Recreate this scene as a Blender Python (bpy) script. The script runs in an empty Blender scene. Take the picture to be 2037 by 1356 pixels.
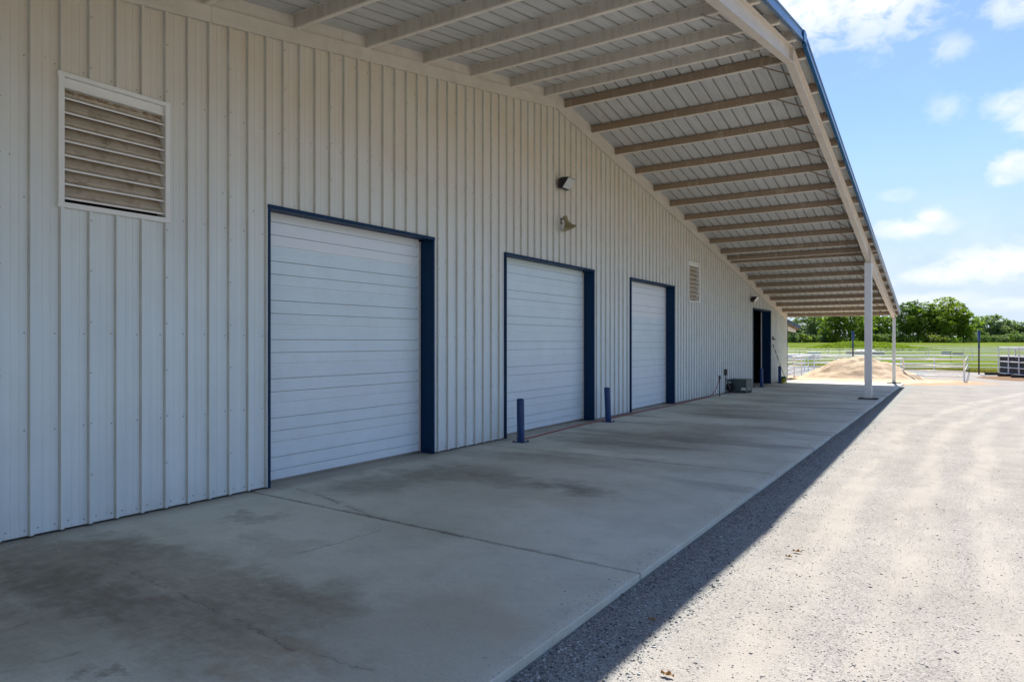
import bpy, math, random
import numpy as np
from mathutils import Vector, noise as mnoise
random.seed(7); rng = np.random.default_rng(7)
scene = bpy.context.scene
COL = scene.collection
R = math.radians

# ------------------------------------------------------------------ camera
CAM_H = 2.146; YAW = 32.88
cam_d = bpy.data.cameras.new('camera'); cam = bpy.data.objects.new('camera', cam_d); COL.objects.link(cam)
cam.location = (0, 0, CAM_H); cam.rotation_euler = (R(90), 0, R(YAW))
cam_d.sensor_width = 36; cam_d.sensor_fit = 'HORIZONTAL'; cam_d.lens = 1371 / 2037 * 36
cam_d.shift_y = 0.00095; cam_d.clip_start = 0.1; cam_d.clip_end = 5000
scene.camera = cam

# ------------------------------------------------------------------ light
SUN_DIR = Vector((-0.093, 0.80, 1.0)).normalized()       # towards the sun
EL = math.asin(SUN_DIR.z); AZ = math.atan2(SUN_DIR.x, SUN_DIR.y)
sun_d = bpy.data.lights.new('sun', 'SUN'); sun = bpy.data.objects.new('sun', sun_d); COL.objects.link(sun)
sun_d.energy = 2.7; sun_d.angle = R(0.53); sun_d.color = (1.0, 0.93, 0.83)
sun.rotation_euler = (-SUN_DIR).to_track_quat('-Z', 'Y').to_euler(); sun.location = (0, 30, 60)
scene.view_settings.view_transform = 'Standard'; scene.view_settings.look = 'None'
scene.view_settings.gamma = 1.0; scene.view_settings.use_curve_mapping = False
scene.view_settings.exposure = 1.66
scene.cycles.max_bounces = 8; scene.cycles.diffuse_bounces = 5; scene.cycles.transparent_max_bounces = 12

world = bpy.data.worlds.new('World'); scene.world = world; world.use_nodes = True
WSKY = 0.056

# ------------------------------------------------------------------ node helper
class NT:
    def __init__(s, tree): s.t = tree; s.n = tree.nodes; s.l = tree.links
    def new(s, typ, **kw):
        nd = s.n.new(typ)
        for k, v in kw.items(): setattr(nd, k, v)
        return nd
    def put(s, sock, v):
        if v is None: return
        if isinstance(v, bpy.types.NodeSocket): s.l.new(v, sock)
        elif isinstance(v, (tuple, list)):
            v = tuple(v)
            if sock.type == 'RGBA' and len(v) == 3: v = v + (1,)
            sock.default_value = v
        else: sock.default_value = v
    def math(s, op, a, b=None, c=None, clamp=False):
        nd = s.new('ShaderNodeMath', operation=op, use_clamp=clamp)
        s.put(nd.inputs[0], a); s.put(nd.inputs[1], b); s.put(nd.inputs[2], c); return nd.outputs[0]
    def vmath(s, op, a, b=None):
        nd = s.new('ShaderNodeVectorMath', operation=op); s.put(nd.inputs[0], a); s.put(nd.inputs[1], b)
        return nd.outputs[1] if op in ('LENGTH', 'DOT_PRODUCT', 'DISTANCE') else nd.outputs[0]
    def mix(s, f, a, b, blend='MIX'):
        nd = s.new('ShaderNodeMix', data_type='RGBA', blend_type=blend)
        s.put(nd.inputs[0], f); s.put(nd.inputs[6], a); s.put(nd.inputs[7], b); return nd.outputs[2]
    def pos(s): return s.new('ShaderNodeNewGeometry').outputs['Position']
    def obj(s): return s.new('ShaderNodeTexCoord').outputs['Object']
    def sep(s, v): nd = s.new('ShaderNodeSeparateXYZ'); s.put(nd.inputs[0], v); return nd.outputs
    def comb(s, x, y, z=0.0):
        nd = s.new('ShaderNodeCombineXYZ'); s.put(nd.inputs[0], x); s.put(nd.inputs[1], y); s.put(nd.inputs[2], z); return nd.outputs[0]
    def noise(s, v, scale, detail=4, rough=0.55, dist=0.0, color=False):
        nd = s.new('ShaderNodeTexNoise'); s.put(nd.inputs['Vector'], v); s.put(nd.inputs['Scale'], scale)
        s.put(nd.inputs['Detail'], detail); s.put(nd.inputs['Roughness'], rough); s.put(nd.inputs['Distortion'], dist)
        return nd.outputs[1] if color else nd.outputs[0]
    def vor(s, v, scale, feature='F1', rnd=1.0):
        nd = s.new('ShaderNodeTexVoronoi', feature=feature); s.put(nd.inputs['Vector'], v); s.put(nd.inputs['Scale'], scale)
        s.put(nd.inputs['Randomness'], rnd); return nd.outputs
    def ramp(s, f, lo, hi, a=0.0, b=1.0, smooth=True):
        nd = s.new('ShaderNodeMapRange', interpolation_type='SMOOTHSTEP' if smooth else 'LINEAR')
        s.put(nd.inputs[0], f); s.put(nd.inputs[1], lo); s.put(nd.inputs[2], hi); s.put(nd.inputs[3], a); s.put(nd.inputs[4], b); return nd.outputs[0]
    def bump(s, h, strength=0.3, dist=0.01, normal=None):
        nd = s.new('ShaderNodeBump'); s.put(nd.inputs['Height'], h); s.put(nd.inputs['Strength'], strength); s.put(nd.inputs['Distance'], dist)
        if normal is not None: s.put(nd.inputs['Normal'], normal)
        return nd.outputs[0]

def material(name):
    m = bpy.data.materials.new(name); m.use_nodes = True
    nt = NT(m.node_tree); b = nt.n['Principled BSDF']; return m, nt, b

def simple(name, col, rough=0.5, metal=0.0, var=0.12, scale=6.0, dirt=None, dirt_amt=0.3, bump=0.0, spec=0.5):
    """painted / plain surface with broad colour variation, dirt and fine relief"""
    m, n, b = material(name); p = n.pos()
    f = n.noise(p, scale, 5, 0.6)
    k = n.ramp(f, 0.25, 0.75, 1 - var, 1 + var, False)
    c = n.mix(1.0, col, n.comb(k, k, k), 'MULTIPLY')
    if dirt:
        g = n.noise(p, scale * 2.3, 8, 0.7)
        c = n.mix(n.math('MULTIPLY', n.ramp(g, 0.48, 0.72), dirt_amt), c, dirt)
    n.put(b.inputs['Base Color'], c)
    n.put(b.inputs['Roughness'], n.ramp(f, 0.2, 0.8, max(rough - .08, 0.05), min(rough + .08, 1), False))
    b.inputs['Metallic'].default_value = metal; b.inputs['Specular IOR Level'].default_value = spec
    if bump: n.put(b.inputs['Normal'], n.bump(n.noise(p, scale * 20, 3), bump, 0.004))
    return m

# ------------------------------------------------------------------ sky with clouds (world directions)
w = NT(world.node_tree); bg = w.n['Background']
sky = w.new('ShaderNodeTexSky', sky_type='NISHITA'); sky.sun_disc = False
sky.sun_elevation = EL; sky.sun_rotation = AZ; sky.altitude = 200; sky.air_density = 1.0; sky.dust_density = 0.3; sky.ozone_density = 2.0
dirv = w.new('ShaderNodeTexCoord').outputs['Generated']
dx, dy, dz = w.sep(dirv)[:3]
az = w.math('MULTIPLY', w.math('ARCTAN2', dx, dy), 180 / math.pi)
el = w.math('MULTIPLY', w.math('ARCSINE', dz), 180 / math.pi)
ae = w.comb(az, w.math('MULTIPLY', el, 1.5), 0)
n1 = w.noise(ae, 0.45, 9, 0.62, 0.3)
n2 = w.noise(ae, 0.13, 6, 0.55)
# (azimuth, elevation, half width, half height, weight) of the clouds in view
CL = [(-9.3, 25.2, 4.8, 3.4, 1.3), (-4.9, 24.6, 3.8, 3.2, 1.25), (-1.2, 26.0, 3.6, 1.9, .9), (3.2, 21.5, 1.7, 1.0, .8), (-.4, 19.8, 1.3, 0.8, .5),
      (-.7, 16.0, 1.1, .8, .42), (3.1, 15.6, 1.4, .9, .75), (4.6, 14.4, 1.6, 1.1, 1.0), (3.6, 11.8, 1.7, .75, 1.1), (2.6, 10.9, .7, .5, .75),
      (-2.9, 8.1, 2.1, .62, 1.05), (-1.6, 8.8, .9, .62, 1.1), (-4.4, 8.4, .8, .5, .6), (-3.8, 10.5, 1.1, .45, .4),
      (2.6, 5.3, 3.8, 1.1, 1.15), (-1.0, 4.7, 2.8, .7, .9), (6.4, 5.9, 3.0, 1.0, 1.0), (-1.6, 3.0, 3.0, .5, .65), (3.2, 2.6, 3.0, .4, .6), (-6, 4.4, 2.2, .7, .6)]
acc = None
wob = w.math('MULTIPLY', w.math('SUBTRACT', n1, 0.5), 2.2)
for (a, e, ra, re_, wt) in CL:
    u_ = w.math('DIVIDE', w.math('SUBTRACT', az, a), ra); v_ = w.math('DIVIDE', w.math('SUBTRACT', el, e), re_)
    d_ = w.math('SQRT', w.math('ADD', w.math('MULTIPLY', u_, u_), w.math('MULTIPLY', v_, v_)))
    d_ = w.math('ADD', d_, w.math('MULTIPLY', wob, 1.5))
    f_ = w.math('MULTIPLY', w.ramp(d_, 1.50, 0.22), wt)
    acc = f_ if acc is None else w.math('MAXIMUM', acc, f_)
# outside the named window: unseen clouds of the same sort, thickened as fill light
far_w = w.ramp(w.math('ABSOLUTE', az), 13.0, 26.0)
gen = w.ramp(w.noise(w.comb(w.math('MULTIPLY', dx, 3.0), w.math('MULTIPLY', dy, 3.0), w.math('MULTIPLY', dz, 6.0)), 1.1, 9, 0.6), 0.53, 0.70)
gen_hi = w.math('MULTIPLY', gen, w.math('MAXIMUM', far_w, w.ramp(el, 29.0, 38.0)))
acc = w.math('MAXIMUM', acc, w.math('MULTIPLY', gen_hi, 0.9))
acc = w.math('MULTIPLY', acc, w.ramp(n1, 0.30, 0.60, 0.55, 1.0))
veil = w.math('MULTIPLY', w.ramp(n2, 0.35, 0.75), w.ramp(el, 14, 2, 0.03, 0.38))
acc = w.math('MINIMUM', w.math('ADD', acc, veil), 0.97)
skyc = w.mix(1.0, sky.outputs[0], (0.72, 0.80, 0.97), 'MULTIPLY')
horizon = w.ramp(el, 17.0, 3.0, 0.0, 0.80)
skyc = w.mix(horizon, skyc, (3.5, 4.1, 5.15))
cloudc = w.mix(w.ramp(n1, 0.3, 0.7), (5.4, 5.8, 6.5), (6.4, 6.5, 6.7))
skyc = w.mix(acc, skyc, cloudc)
w.put(bg.inputs[0], skyc); bg.inputs[1].default_value = WSKY

# ------------------------------------------------------------------ mesh builder
class MB:
    def __init__(s): s.v = []; s.f = []; s.m = []; s.sm = []
    def add(s, verts, faces, mat=0, smooth=False):
        o = len(s.v); s.v += [tuple(p) for p in verts]
        for f in faces: s.f.append(tuple(i + o for i in f)); s.m.append(mat); s.sm.append(smooth)
        return s
    def box(s, x0, x1, y0, y1, z0, z1, mat=0, rot=None, org=None):
        vs = [(x, y, z) for z in (z0, z1) for y in (y0, y1) for x in (x0, x1)]
        if rot is not None:
            o = Vector(org); vs = [tuple(o + rot @ (Vector(p) - o)) for p in vs]
        return s.add(vs, [(0, 2, 3, 1), (4, 5, 7, 6), (0, 1, 5, 4), (2, 6, 7, 3), (0, 4, 6, 2), (1, 3, 7, 5)], mat)
    def bar(s, a, b, wd, ht, mat=0, up=(0, 0, 1)):
        """box beam from a to b, width wd across, ht along up"""
        a, b = Vector(a), Vector(b); d = (b - a).normalized(); upv = Vector(up)
        sd = d.cross(upv).normalized(); u2 = sd.cross(d)
        vs = [p + sd * (i * wd / 2) + u2 * (j * ht / 2) for p in (a, b) for (i, j) in ((-1, -1), (1, -1), (1, 1), (-1, 1))]
        return s.add(vs, [(0, 3, 2, 1), (4, 5, 6, 7), (0, 1, 5, 4), (1, 2, 6, 5), (2, 3, 7, 6), (3, 0, 4, 7)], mat)
    def tube(s, pts, r, n=10, mat=0, caps=True, r2=None):
        pts = [Vector(p) for p in pts]; rings = []; m_ = len(pts)
        for i, p in enumerate(pts):
            d = (pts[min(i + 1, m_ - 1)] - pts[max(i - 1, 0)]).normalized()
            ref = Vector((0, 0, 1)) if abs(d.z) < .9 else Vector((1, 0, 0))
            a = d.cross(ref).normalized(); b = d.cross(a)
            rr = r[i] if isinstance(r, (list, tuple)) else r
            rings.append([p + a * (rr * math.cos(2 * math.pi * k / n)) + b * (rr * math.sin(2 * math.pi * k / n)) for k in range(n)])
        o = len(s.v)
        for rg in rings: s.v += [tuple(p) for p in rg]
        for i in range(m_ - 1):
            for k in range(n):
                s.f.append((o + i * n + k, o + i * n + (k + 1) % n, o + (i + 1) * n + (k + 1) % n, o + (i + 1) * n + k)); s.m.append(mat); s.sm.append(True)
        if caps:
            s.f.append(tuple(o + k for k in range(n))); s.m.append(mat); s.sm.append(False)
            s.f.append(tuple(o + (m_ - 1) * n + k for k in reversed(range(n)))); s.m.append(mat); s.sm.append(False)
        return s
    def strip(s, A, B, mat=0, smooth=False):
        """quads between two equally long polylines"""
        o = len(s.v); k = len(A); s.v += [tuple(p) for p in A] + [tuple(p) for p in B]
        for i in range(k - 1): s.f.append((o + i, o + i + 1, o + k + i + 1, o + k + i)); s.m.append(mat); s.sm.append(smooth)
        return s
    def mesh(s, name, mats):
        me = bpy.data.meshes.new(name); me.from_pydata(s.v, [], s.f)
        for m_ in (mats if isinstance(mats, (list, tuple)) else [mats]): me.materials.append(m_)
        me.polygons.foreach_set('material_index', s.m); me.polygons.foreach_set('use_smooth', s.sm); me.update(); return me
    def build(s, name, mats, parent=None, kind=None, bevel=0.0):
        o = bpy.data.objects.new(name, s.mesh(name, mats)); COL.objects.link(o)
        if parent is not None: o.parent = parent; o.matrix_parent_inverse = parent.matrix_basis.inverted()
        if kind: o['kind'] = kind
        if bevel:
            md = o.modifiers.new('bevel', 'BEVEL'); md.width = bevel; md.segments = 2; md.limit_method = 'ANGLE'
        return o
def tag(o, label=None, cat=None, group=None, kind=None):
    if label: o['label'] = label
    if cat: o['category'] = cat
    if group: o['group'] = group
    if kind: o['kind'] = kind
    return o
def thing(name, loc, label, cat, group=None, rz=0.0):
    o = bpy.data.objects.new(name, None); COL.objects.link(o); o.location = loc; o.rotation_euler = (0, 0, rz); o.empty_display_size = .2
    tag(o, label, cat, group); return o
def copy_tree(o, parent=None):
    c = o.copy(); COL.objects.link(c)
    if parent is not None: c.parent = parent
    for ch in [q for q in bpy.data.objects if q.parent == o]: copy_tree(ch, c)
    return c
def local(mb, name, mats, parent, kind=None, bevel=0.0):
    """mesh given in the parent's own coordinates"""
    o = mb.build(name, mats, None, kind, bevel); o.parent = parent; return o

# ------------------------------------------------------------------ site dimensions (metres)
WX = -8.50          # pan of the wall
SLAB = -2.465       # outer edge of the concrete
Y0, YP, Y1 = -12.9, 15.11, 43.09
def gz(y):
    return -0.0032 * (min(y, 62.0) - 8.0)
def terrain(x, y):
    z = gz(y)
    ww = y * .8398 - x * .5429
    if ww > 190: 
        t = min((ww - 190) / 110.0, 1.0); z += 2.02 * t * t * (3 - 2 * t)
    return z
SL = 0.1635
def ztrim(y): return 8.002 - SL * abs(y - YP)       # lower edge of the rake trim on the wall
def zlip(y): return 8.236 - SL * abs(y - YP)        # underside of the purlins
def zroof(y): return 8.440 - SL * abs(y - YP)       # underside of the roof sheets

# ------------------------------------------------------------------ materials
def wall_paint(name, col):
    m, n, b = material(name); p = n.pos(); x, y, z = n.sep(p)[:3]
    f = n.noise(p, 0.9, 5, 0.6)
    st = n.noise(n.comb(n.math('MULTIPLY', y, 9.0), n.math('MULTIPLY', z, .35), x), 1.0, 5, 0.6)
    k = n.math('MULTIPLY', n.ramp(f, .25, .75, .94, 1.05, False), n.ramp(st, .3, .7, .95, 1.03, False))
    c = n.mix(1.0, col, n.comb(k, k, k), 'MULTIPLY')
    # warm bounce light painted into the upper wall, stronger towards the eaves, plus the odd drip
    bounce_tint = n.math('MULTIPLY', n.ramp(z, 1.6, 6.6, 0.02, 0.75), n.ramp(n.noise(p, 1.1, 5, .6), .3, .75, .85, 1.08))
    c = n.mix(bounce_tint, c, (.64, .49, .34))
    speck = n.vor(n.comb(x, y, n.math('MULTIPLY', z, .45)), 5.5)[0]
    sel = n.ramp(n.noise(p, 1.3, 2), .57, .64)
    c = n.mix(n.math('MULTIPLY', n.ramp(speck, .05, .025), n.math('MULTIPLY', sel, .8)), c, (.12, .09, .07))
    splash = n.math('MULTIPLY', n.ramp(z, .45, -.1), n.ramp(n.noise(p, 3.0, 6, .7), .4, .7, 0, .35))
    c = n.mix(splash, c, (.42, .36, .30))
    n.put(b.inputs['Base Color'], c); n.put(b.inputs['Roughness'], n.ramp(f, .2, .8, .38, .52, False))
    oil = n.noise(n.comb(n.math('MULTIPLY', y, 3.0), n.math('MULTIPLY', z, .8), x), 1.0, 2)
    n.put(b.inputs['Normal'], n.bump(oil, .25, .012))
    return m
M = {}
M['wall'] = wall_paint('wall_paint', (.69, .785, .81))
M['rib_shade'] = simple('shaded_rib_flank', (.56, .55, .50), .75, var=.15, scale=2.5)  # darker colour paints shade onto one flank of each rib
M['trim'] = simple('cream_trim', (.62, .56, .48), .5, var=.08, scale=1.5, dirt=(.38, .30, .22), dirt_amt=.25)
M['white'] = simple('white_paint', (.74, .74, .73), .4, var=.06, scale=2, dirt=(.45, .40, .34), dirt_amt=.2)
M['louver'] = simple('louver_blade', (.47, .39, .30), .7, var=.15, scale=3, dirt=(.24, .17, .11), dirt_amt=.9)
M['louver_edge'] = simple('louver_lip', (.76, .74, .70), .5, var=.05, scale=3)
M['nest'] = simple('dust_nest', (.30, .22, .13), .9, var=.4, scale=40, bump=1.0)
M['blue'] = simple('blue_trim', (.0015, .027, .078), .5, var=.10, scale=1.2, dirt=None, spec=.2)
M['fascia'] = simple('blue_fascia', (.008, .085, .21), .22, var=.08, scale=1.5)  # lighter than the trim: sky reflection put into the blue
M['bollard'] = simple('bollard_blue', (.002, .036, .14), .45, var=.1, scale=5, dirt=(.06, .06, .07), dirt_amt=.25)
M['black'] = simple('black_metal', (.012, .012, .014), .45, var=.2, scale=8)
M['rubber'] = simple('black_rubber', (.016, .017, .020), .7, var=.3, scale=4, dirt=(.10, .085, .07), dirt_amt=.4)
M['dark'] = simple('black_lining', (.010, .010, .012), .9)
M['screw'] = simple('screw_head', (.33, .30, .27), .5, metal=.3)
M['guide'] = simple('door_guide', (.55, .50, .48), .5)
M['ac'] = simple('green_grey_cabinet', (.060, .092, .090), .5, var=.12, scale=3, dirt=(.16, .14, .11), dirt_amt=.3)
M['label'] = simple('sticker_paper', (.62, .62, .58), .6, var=.1, scale=40)
M['steel'] = simple('worn_steel', (.30, .29, .27), .4, metal=.8, var=.15, scale=10)
M['lens'] = simple('frosted_lens', (.52, .52, .50), .25, var=.15, scale=25, dirt=(.3, .27, .22), dirt_amt=.4)
M['horn'] = simple('aged_horn', (.30, .25, .14), .55, var=.22, scale=12, dirt=(.15, .10, .05), dirt_amt=.5)
M['hose'] = simple('red_hose', (.32, .035, .035), .5, var=.1)
M['iron'] = simple('dark_iron', (.05, .045, .04), .6, var=.25, scale=10)
M['bucket_y'] = simple('yellow_plastic', (.50, .42, .03), .45)
M['bucket_g'] = simple('green_plastic', (.03, .16, .05), .45)
M['pole'] = simple('worn_pole', (.42, .35, .22), .5)
M['tie'] = simple('creosote_timber', (.030, .024, .020), .85, var=.35, scale=8, bump=.6)
M['post_blue'] = simple('navy_pole', (.004, .040, .115), .4, dirt=(.03, .03, .04), dirt_amt=.2)
M['post_rust'] = simple('rusted_pole', (.055, .028, .024), .8, var=.4, scale=6)
M['roof_top'] = simple('roof_top', (.55, .56, .56), .35, metal=.3)
M['footing'] = simple('dark_pad', (.022, .020, .018), .85, var=.2, scale=12, bump=.5)
M['fence'] = simple('white_pipe', (.80, .80, .79), .4, var=.04, scale=2)
M['clutter'] = simple('white_sheet', (.70, .72, .76), .6, var=.08, scale=1)

def deck_mat():
    m, n, b = material('deck_underside'); p = n.pos(); x, y, z = n.sep(p)[:3]
    f = n.noise(p, 0.8, 5, .6); st = n.noise(n.comb(n.math('MULTIPLY', x, 12.0), n.math('MULTIPLY', y, .5), 0.0), 1, 5, .6)
    k = n.math('MULTIPLY', n.ramp(f, .25, .75, .90, 1.08, False), n.ramp(st, .3, .7, .90, 1.08, False))
    c = n.mix(1, (.54, .53, .49), n.comb(k, k, k), 'MULTIPLY')
    c = n.mix(n.ramp(n.noise(p, 3.5, 7, .7), .55, .75, 0, .4), c, (.36, .29, .21))
    n.put(b.inputs['Base Color'], c); b.inputs['Roughness'].default_value = .5; return m
M['deck'] = deck_mat()
def purlin_mat(name, col, streak, lo=.35):
    m, n, b = material(name); p = n.pos(); x, y, z = n.sep(p)[:3]
    st = n.noise(n.comb(n.math('MULTIPLY', x, 6.0), y, n.math('MULTIPLY', z, .8)), 1.3, 5, .65)
    c = n.mix(n.ramp(st, lo, .75, 0, .75), col, streak)
    spl = n.noise(p, 1.4, 5); c = n.mix(n.ramp(spl, .60, .72, 0, .5), c, streak)
    n.put(b.inputs['Base Color'], c); b.inputs['Roughness'].default_value = .6; return m
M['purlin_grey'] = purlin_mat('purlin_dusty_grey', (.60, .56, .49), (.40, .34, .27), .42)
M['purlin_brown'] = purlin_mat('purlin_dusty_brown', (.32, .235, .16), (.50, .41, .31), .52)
M['lip'] = simple('purlin_lip_lit', (.80, .72, .61), .5, var=.08, scale=2, dirt=(.45, .36, .27), dirt_amt=.3)  # colour lightened to carry the bounce from the sunlit ground
M['beam'] = simple('cream_beam', (.62, .55, .47), .45, var=.06, scale=1.2, dirt=(.42, .28, .17), dirt_amt=.3)

def curtain_mat():
    m, n, b = material('door_curtain'); p = n.pos(); x, y, z = n.sep(p)[:3]
    rnd = n.new('ShaderNodeObjectInfo').outputs['Random']
    f = n.noise(p, 1.1, 5, .6)
    k = n.math('MULTIPLY', n.ramp(f, .25, .75, .96, 1.04, False), n.ramp(rnd, 0, 1, .965, 1.02, False))
    c = n.mix(1, (.72, .83, .88), n.comb(k, k, k), 'MULTIPLY')
    c = n.mix(n.math('MULTIPLY', n.ramp(n.noise(p, 3, 6, .7), .45, .75, 0, .12), 1.0), c, (.52, .47, .40))
    sc = n.noise(n.comb(n.math('MULTIPLY', y, 2.0), n.math('MULTIPLY', z, 14.0), x), 1.0, 6, .7)
    c = n.mix(n.math('MULTIPLY', n.ramp(sc, .62, .72), n.ramp(z, 1.6, .1, 0, .22)), c, (.42, .42, .40))
    n.put(b.inputs['Normal'], n.bump(n.noise(n.comb(n.math('MULTIPLY', y, 1.2), n.math('MULTIPLY', z, 1.6), x), 1.0, 2), .35, .02))
    n.put(b.inputs['Base Color'], c); b.inputs['Roughness'].default_value = .42; return m
M['curtain'] = curtain_mat()
M['groove_shade'] = simple('shaded_groove', (.40, .42, .43), .8)  # shadow in the curtain grooves, painted as a darker colour
M['deck_seam'] = simple('deck_seam_shade', (.36, .345, .315), .9)  # shade inside the roof rib recesses, put into the colour
M['curtain_clean'] = simple('door_curtain_clean', (.82, .86, .90), .4, var=.03, scale=1.5)

# ground materials
def smin_segment(n, px, py, a, b_):
    """distance from (px,py) to the segment a-b"""
    ax, ay = a; bx, by = b_; dx_, dy_ = bx - ax, by - ay; L2 = dx_ * dx_ + dy_ * dy_
    t = n.math('ADD', n.math('MULTIPLY', n.math('SUBTRACT', px, ax), dx_ / L2), n.math('MULTIPLY', n.math('SUBTRACT', py, ay), dy_ / L2), clamp=True)
    qx = n.math('SUBTRACT', px, n.math('MULTIPLY_ADD', t, dx_, ax)); qy = n.math('SUBTRACT', py, n.math('MULTIPLY_ADD', t, dy_, ay))
    return n.math('SQRT', n.math('ADD', n.math('MULTIPLY', qx, qx), n.math('MULTIPLY', qy, qy)))
def concrete_mat():
    m, n, b = material('stained_concrete'); p = n.pos(); x, y, z = n.sep(p)[:3]
    big = n.noise(p, .35, 6, .6); mid = n.noise(p, 2.6, 8, .68); fine = n.noise(p, 60, 4, .7)
    broom = n.noise(n.comb(n.math('MULTIPLY', x, 3.0), n.math('MULTIPLY', y, 70.0), 0.0), 1, 3, .6)
    c = n.mix(n.ramp(big, .3, .7), (.54, .525, .41), (.72, .715, .595))
    c = n.mix(n.ramp(mid, .45, .8, 0, .40), c, (.43, .42, .34))
    k = n.math('MULTIPLY', n.ramp(fine, .25, .75, .86, 1.14, False), n.ramp(broom, .3, .7, .94, 1.05, False))
    c = n.mix(1, c, n.comb(k, k, k), 'MULTIPLY')
    # traffic-worn darker, cross-wise bands further along the walk
    band = n.noise(n.comb(n.math('MULTIPLY', x, .22), n.math('MULTIPLY', y, .9), 0.0), 1.0, 5, .6)
    c = n.mix(n.math('MULTIPLY', n.ramp(band, .50, .66), n.ramp(y, 7, 14, .10, .62)), c, (.24, .225, .19))
    wx = n.math('ADD', x, n.math('MULTIPLY', n.math('SUBTRACT', n.noise(p, 1.3, 9, .72), .5), 2.6))
    wy = n.math('ADD', y, n.math('MULTIPLY', n.math('SUBTRACT', n.noise(n.vmath('ADD', p, (11.3, 4.1, 0)), 1.3, 9, .72), .5), 2.0))
    patch = n.math('MULTIPLY', n.ramp(n.noise(p, 4.5, 9, .75), .30, .64, .60, 1.05), n.ramp(n.noise(n.comb(n.math('MULTIPLY', x, 2.2), n.math('MULTIPLY', y, 9.0), 0.0), 1.0, 6, .7), .30, .62, .72, 1.0))
    brown = (.21, .165, .105); dark = (.17, .145, .105); rust = (.46, .34, .20)
    for (sx, sy, rx, ry, am, cc) in [
        (-5.5, 3.2, 3.0, 1.2, .38, (.33, .275, .19)), (-5.8, 9.5, 2.4, 2.0, .30, (.33, .28, .20)), (-5.6, 15.5, 2.6, 2.4, .35, (.30, .265, .20)), (-5.6, 22, 2.6, 3.0, .35, (.30, .265, .20)), (-7.5, 3.2, 1.0, .8, .75, brown), (-6.3, 2.9, 1.2, .55, .8, dark), (-7.0, 3.9, .8, .35, .6, dark), (-5.2, 3.6, 1.25, .45, .62, brown),
        (-4.6, 3.9, .8, .40, .45, brown), (-5.4, 3.0, 1.5, .45, .55, brown), (-4.2, 3.15, .9, .28, .50, brown), (-5.8, 2.1, .9, .35, .45, brown),
        (-7.4, 7.8, .7, .9, .68, dark), (-6.9, 9.1, .9, .9, .62, dark), (-6.0, 4.75, .5, .25, .3, brown),
        (-5.4, 9.0, 1.1, .45, .62, dark), (-4.6, 8.9, .7, .35, .62, dark), (-6.4, 11.2, 1.0, .6, .5, brown), (-6.0, 13.9, 1.7, 1.1, .62, dark), (-5.0, 15.6, 1.3, 1.0, .66, dark),
        (-5.2, 17.6, 1.8, .9, .5, dark), (-4.7, 11.5, 1.2, .5, .4, brown), (-7.2, 5.4, .35, .35, .5, brown), (-7.6, 25.0, .35, .5, .55, rust), (-3.9, 3.0, .45, .25, .45, rust),
        (-3.3, 4.4, .55, .45, .32, rust), (-4.5, 8.2, .6, .4, .30, rust), (-4.72, 2.24, .16, .10, .7, brown), (-5.6, 21.5, 1.6, 1.3, .5, dark), (-5.2, 27.0, 2.0, 1.4, .45, dark), (-5.5, 33.0, 2.3, 1.4, .5, dark), (-6.4, 24.0, .8, .6, .5, dark)]:
        u_ = n.math('DIVIDE', n.math('SUBTRACT', wx, sx), rx * 1.15); v_ = n.math('DIVIDE', n.math('SUBTRACT', wy, sy), ry * 1.15)
        d = n.math('SQRT', n.math('ADD', n.math('MULTIPLY', u_, u_), n.math('MULTIPLY', v_, v_)))
        c = n.mix(n.math('MULTIPLY', n.ramp(d, 1.25, .35, 0, am * .86), patch), c, cc)
    # cleaner edge
    c = n.mix(n.math('MULTIPLY', n.ramp(x, SLAB - .14, SLAB - .03, 0, .35), n.ramp(mid, .35, .6)), c, (.76, .78, .74))
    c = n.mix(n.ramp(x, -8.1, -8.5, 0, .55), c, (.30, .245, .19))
    # cracks
    jx = n.math('ADD', x, n.math('MULTIPLY', n.math('SUBTRACT', n.noise(p, 4, 7, .7), .5), .26))
    jy = n.math('ADD', y, n.math('MULTIPLY', n.math('SUBTRACT', n.noise(n.vmath('ADD', p, (5, 9, 0)), 4, 7, .7), .5), .26))
    gap = n.ramp(n.noise(p, 3.3, 3), .38, .5)
    for (a, b_, wd, am) in [((-6.9, 3.5), (-5.8, 3.41), .012, .7), ((-5.8, 3.41), (-4.6, 3.28), .012, .7), ((-4.6, 3.28), (-3.85, 3.2), .012, .85), ((-3.85, 3.2), (-3.2, 3.27), .009, .7),
                            ((-5.61, 4.67), (-5.55, 5.12), .012, .6), ((-5.55, 5.12), (-5.52, 5.8), .010, .6), ((-5.95, 2.0), (-5.9, 2.5), .02, .45), ((-5.2, 1.8), (-5.0, 2.5), .03, .35),
                            ((-8.42, 6.82), (-7.28, 6.57), .022, .75), ((-7.28, 6.57), (-6.06, 6.2), .030, .75), ((-6.06, 6.2), (-4.75, 6.08), .022, .6), ((-4.95, 6.08), (-4.6, 6.06), .05, .7), ((-8.0, 11.7), (-5.4, 11.65), .02, .5), ((-7.5, 23.8), (-4.5, 23.4), .02, .45)]:
        d = smin_segment(n, jx, jy, a, b_)
        c = n.mix(n.math('MULTIPLY', n.ramp(d, wd * .6, wd * .15, 0, am * .8), gap), c, (.06, .052, .042))
        c = n.mix(n.math('MULTIPLY', n.ramp(d, wd * 4, 0, 0, am * .35), gap), c, (.26, .22, .17))
    for (ja, jb) in (((-9.6, 6.33), (SLAB, 6.00)), ((-9.6, 11.92), (SLAB, 11.8)), ((-9.6, 18.12), (SLAB, 18.0)), ((-9.6, 24.12), (SLAB, 24.0))):
        c = n.mix(n.math('MULTIPLY', n.ramp(smin_segment(n, x, jy, ja, jb), .06, .0, 0, .45), n.ramp(mid, .3, .6)), c, (.22, .19, .15))
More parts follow.
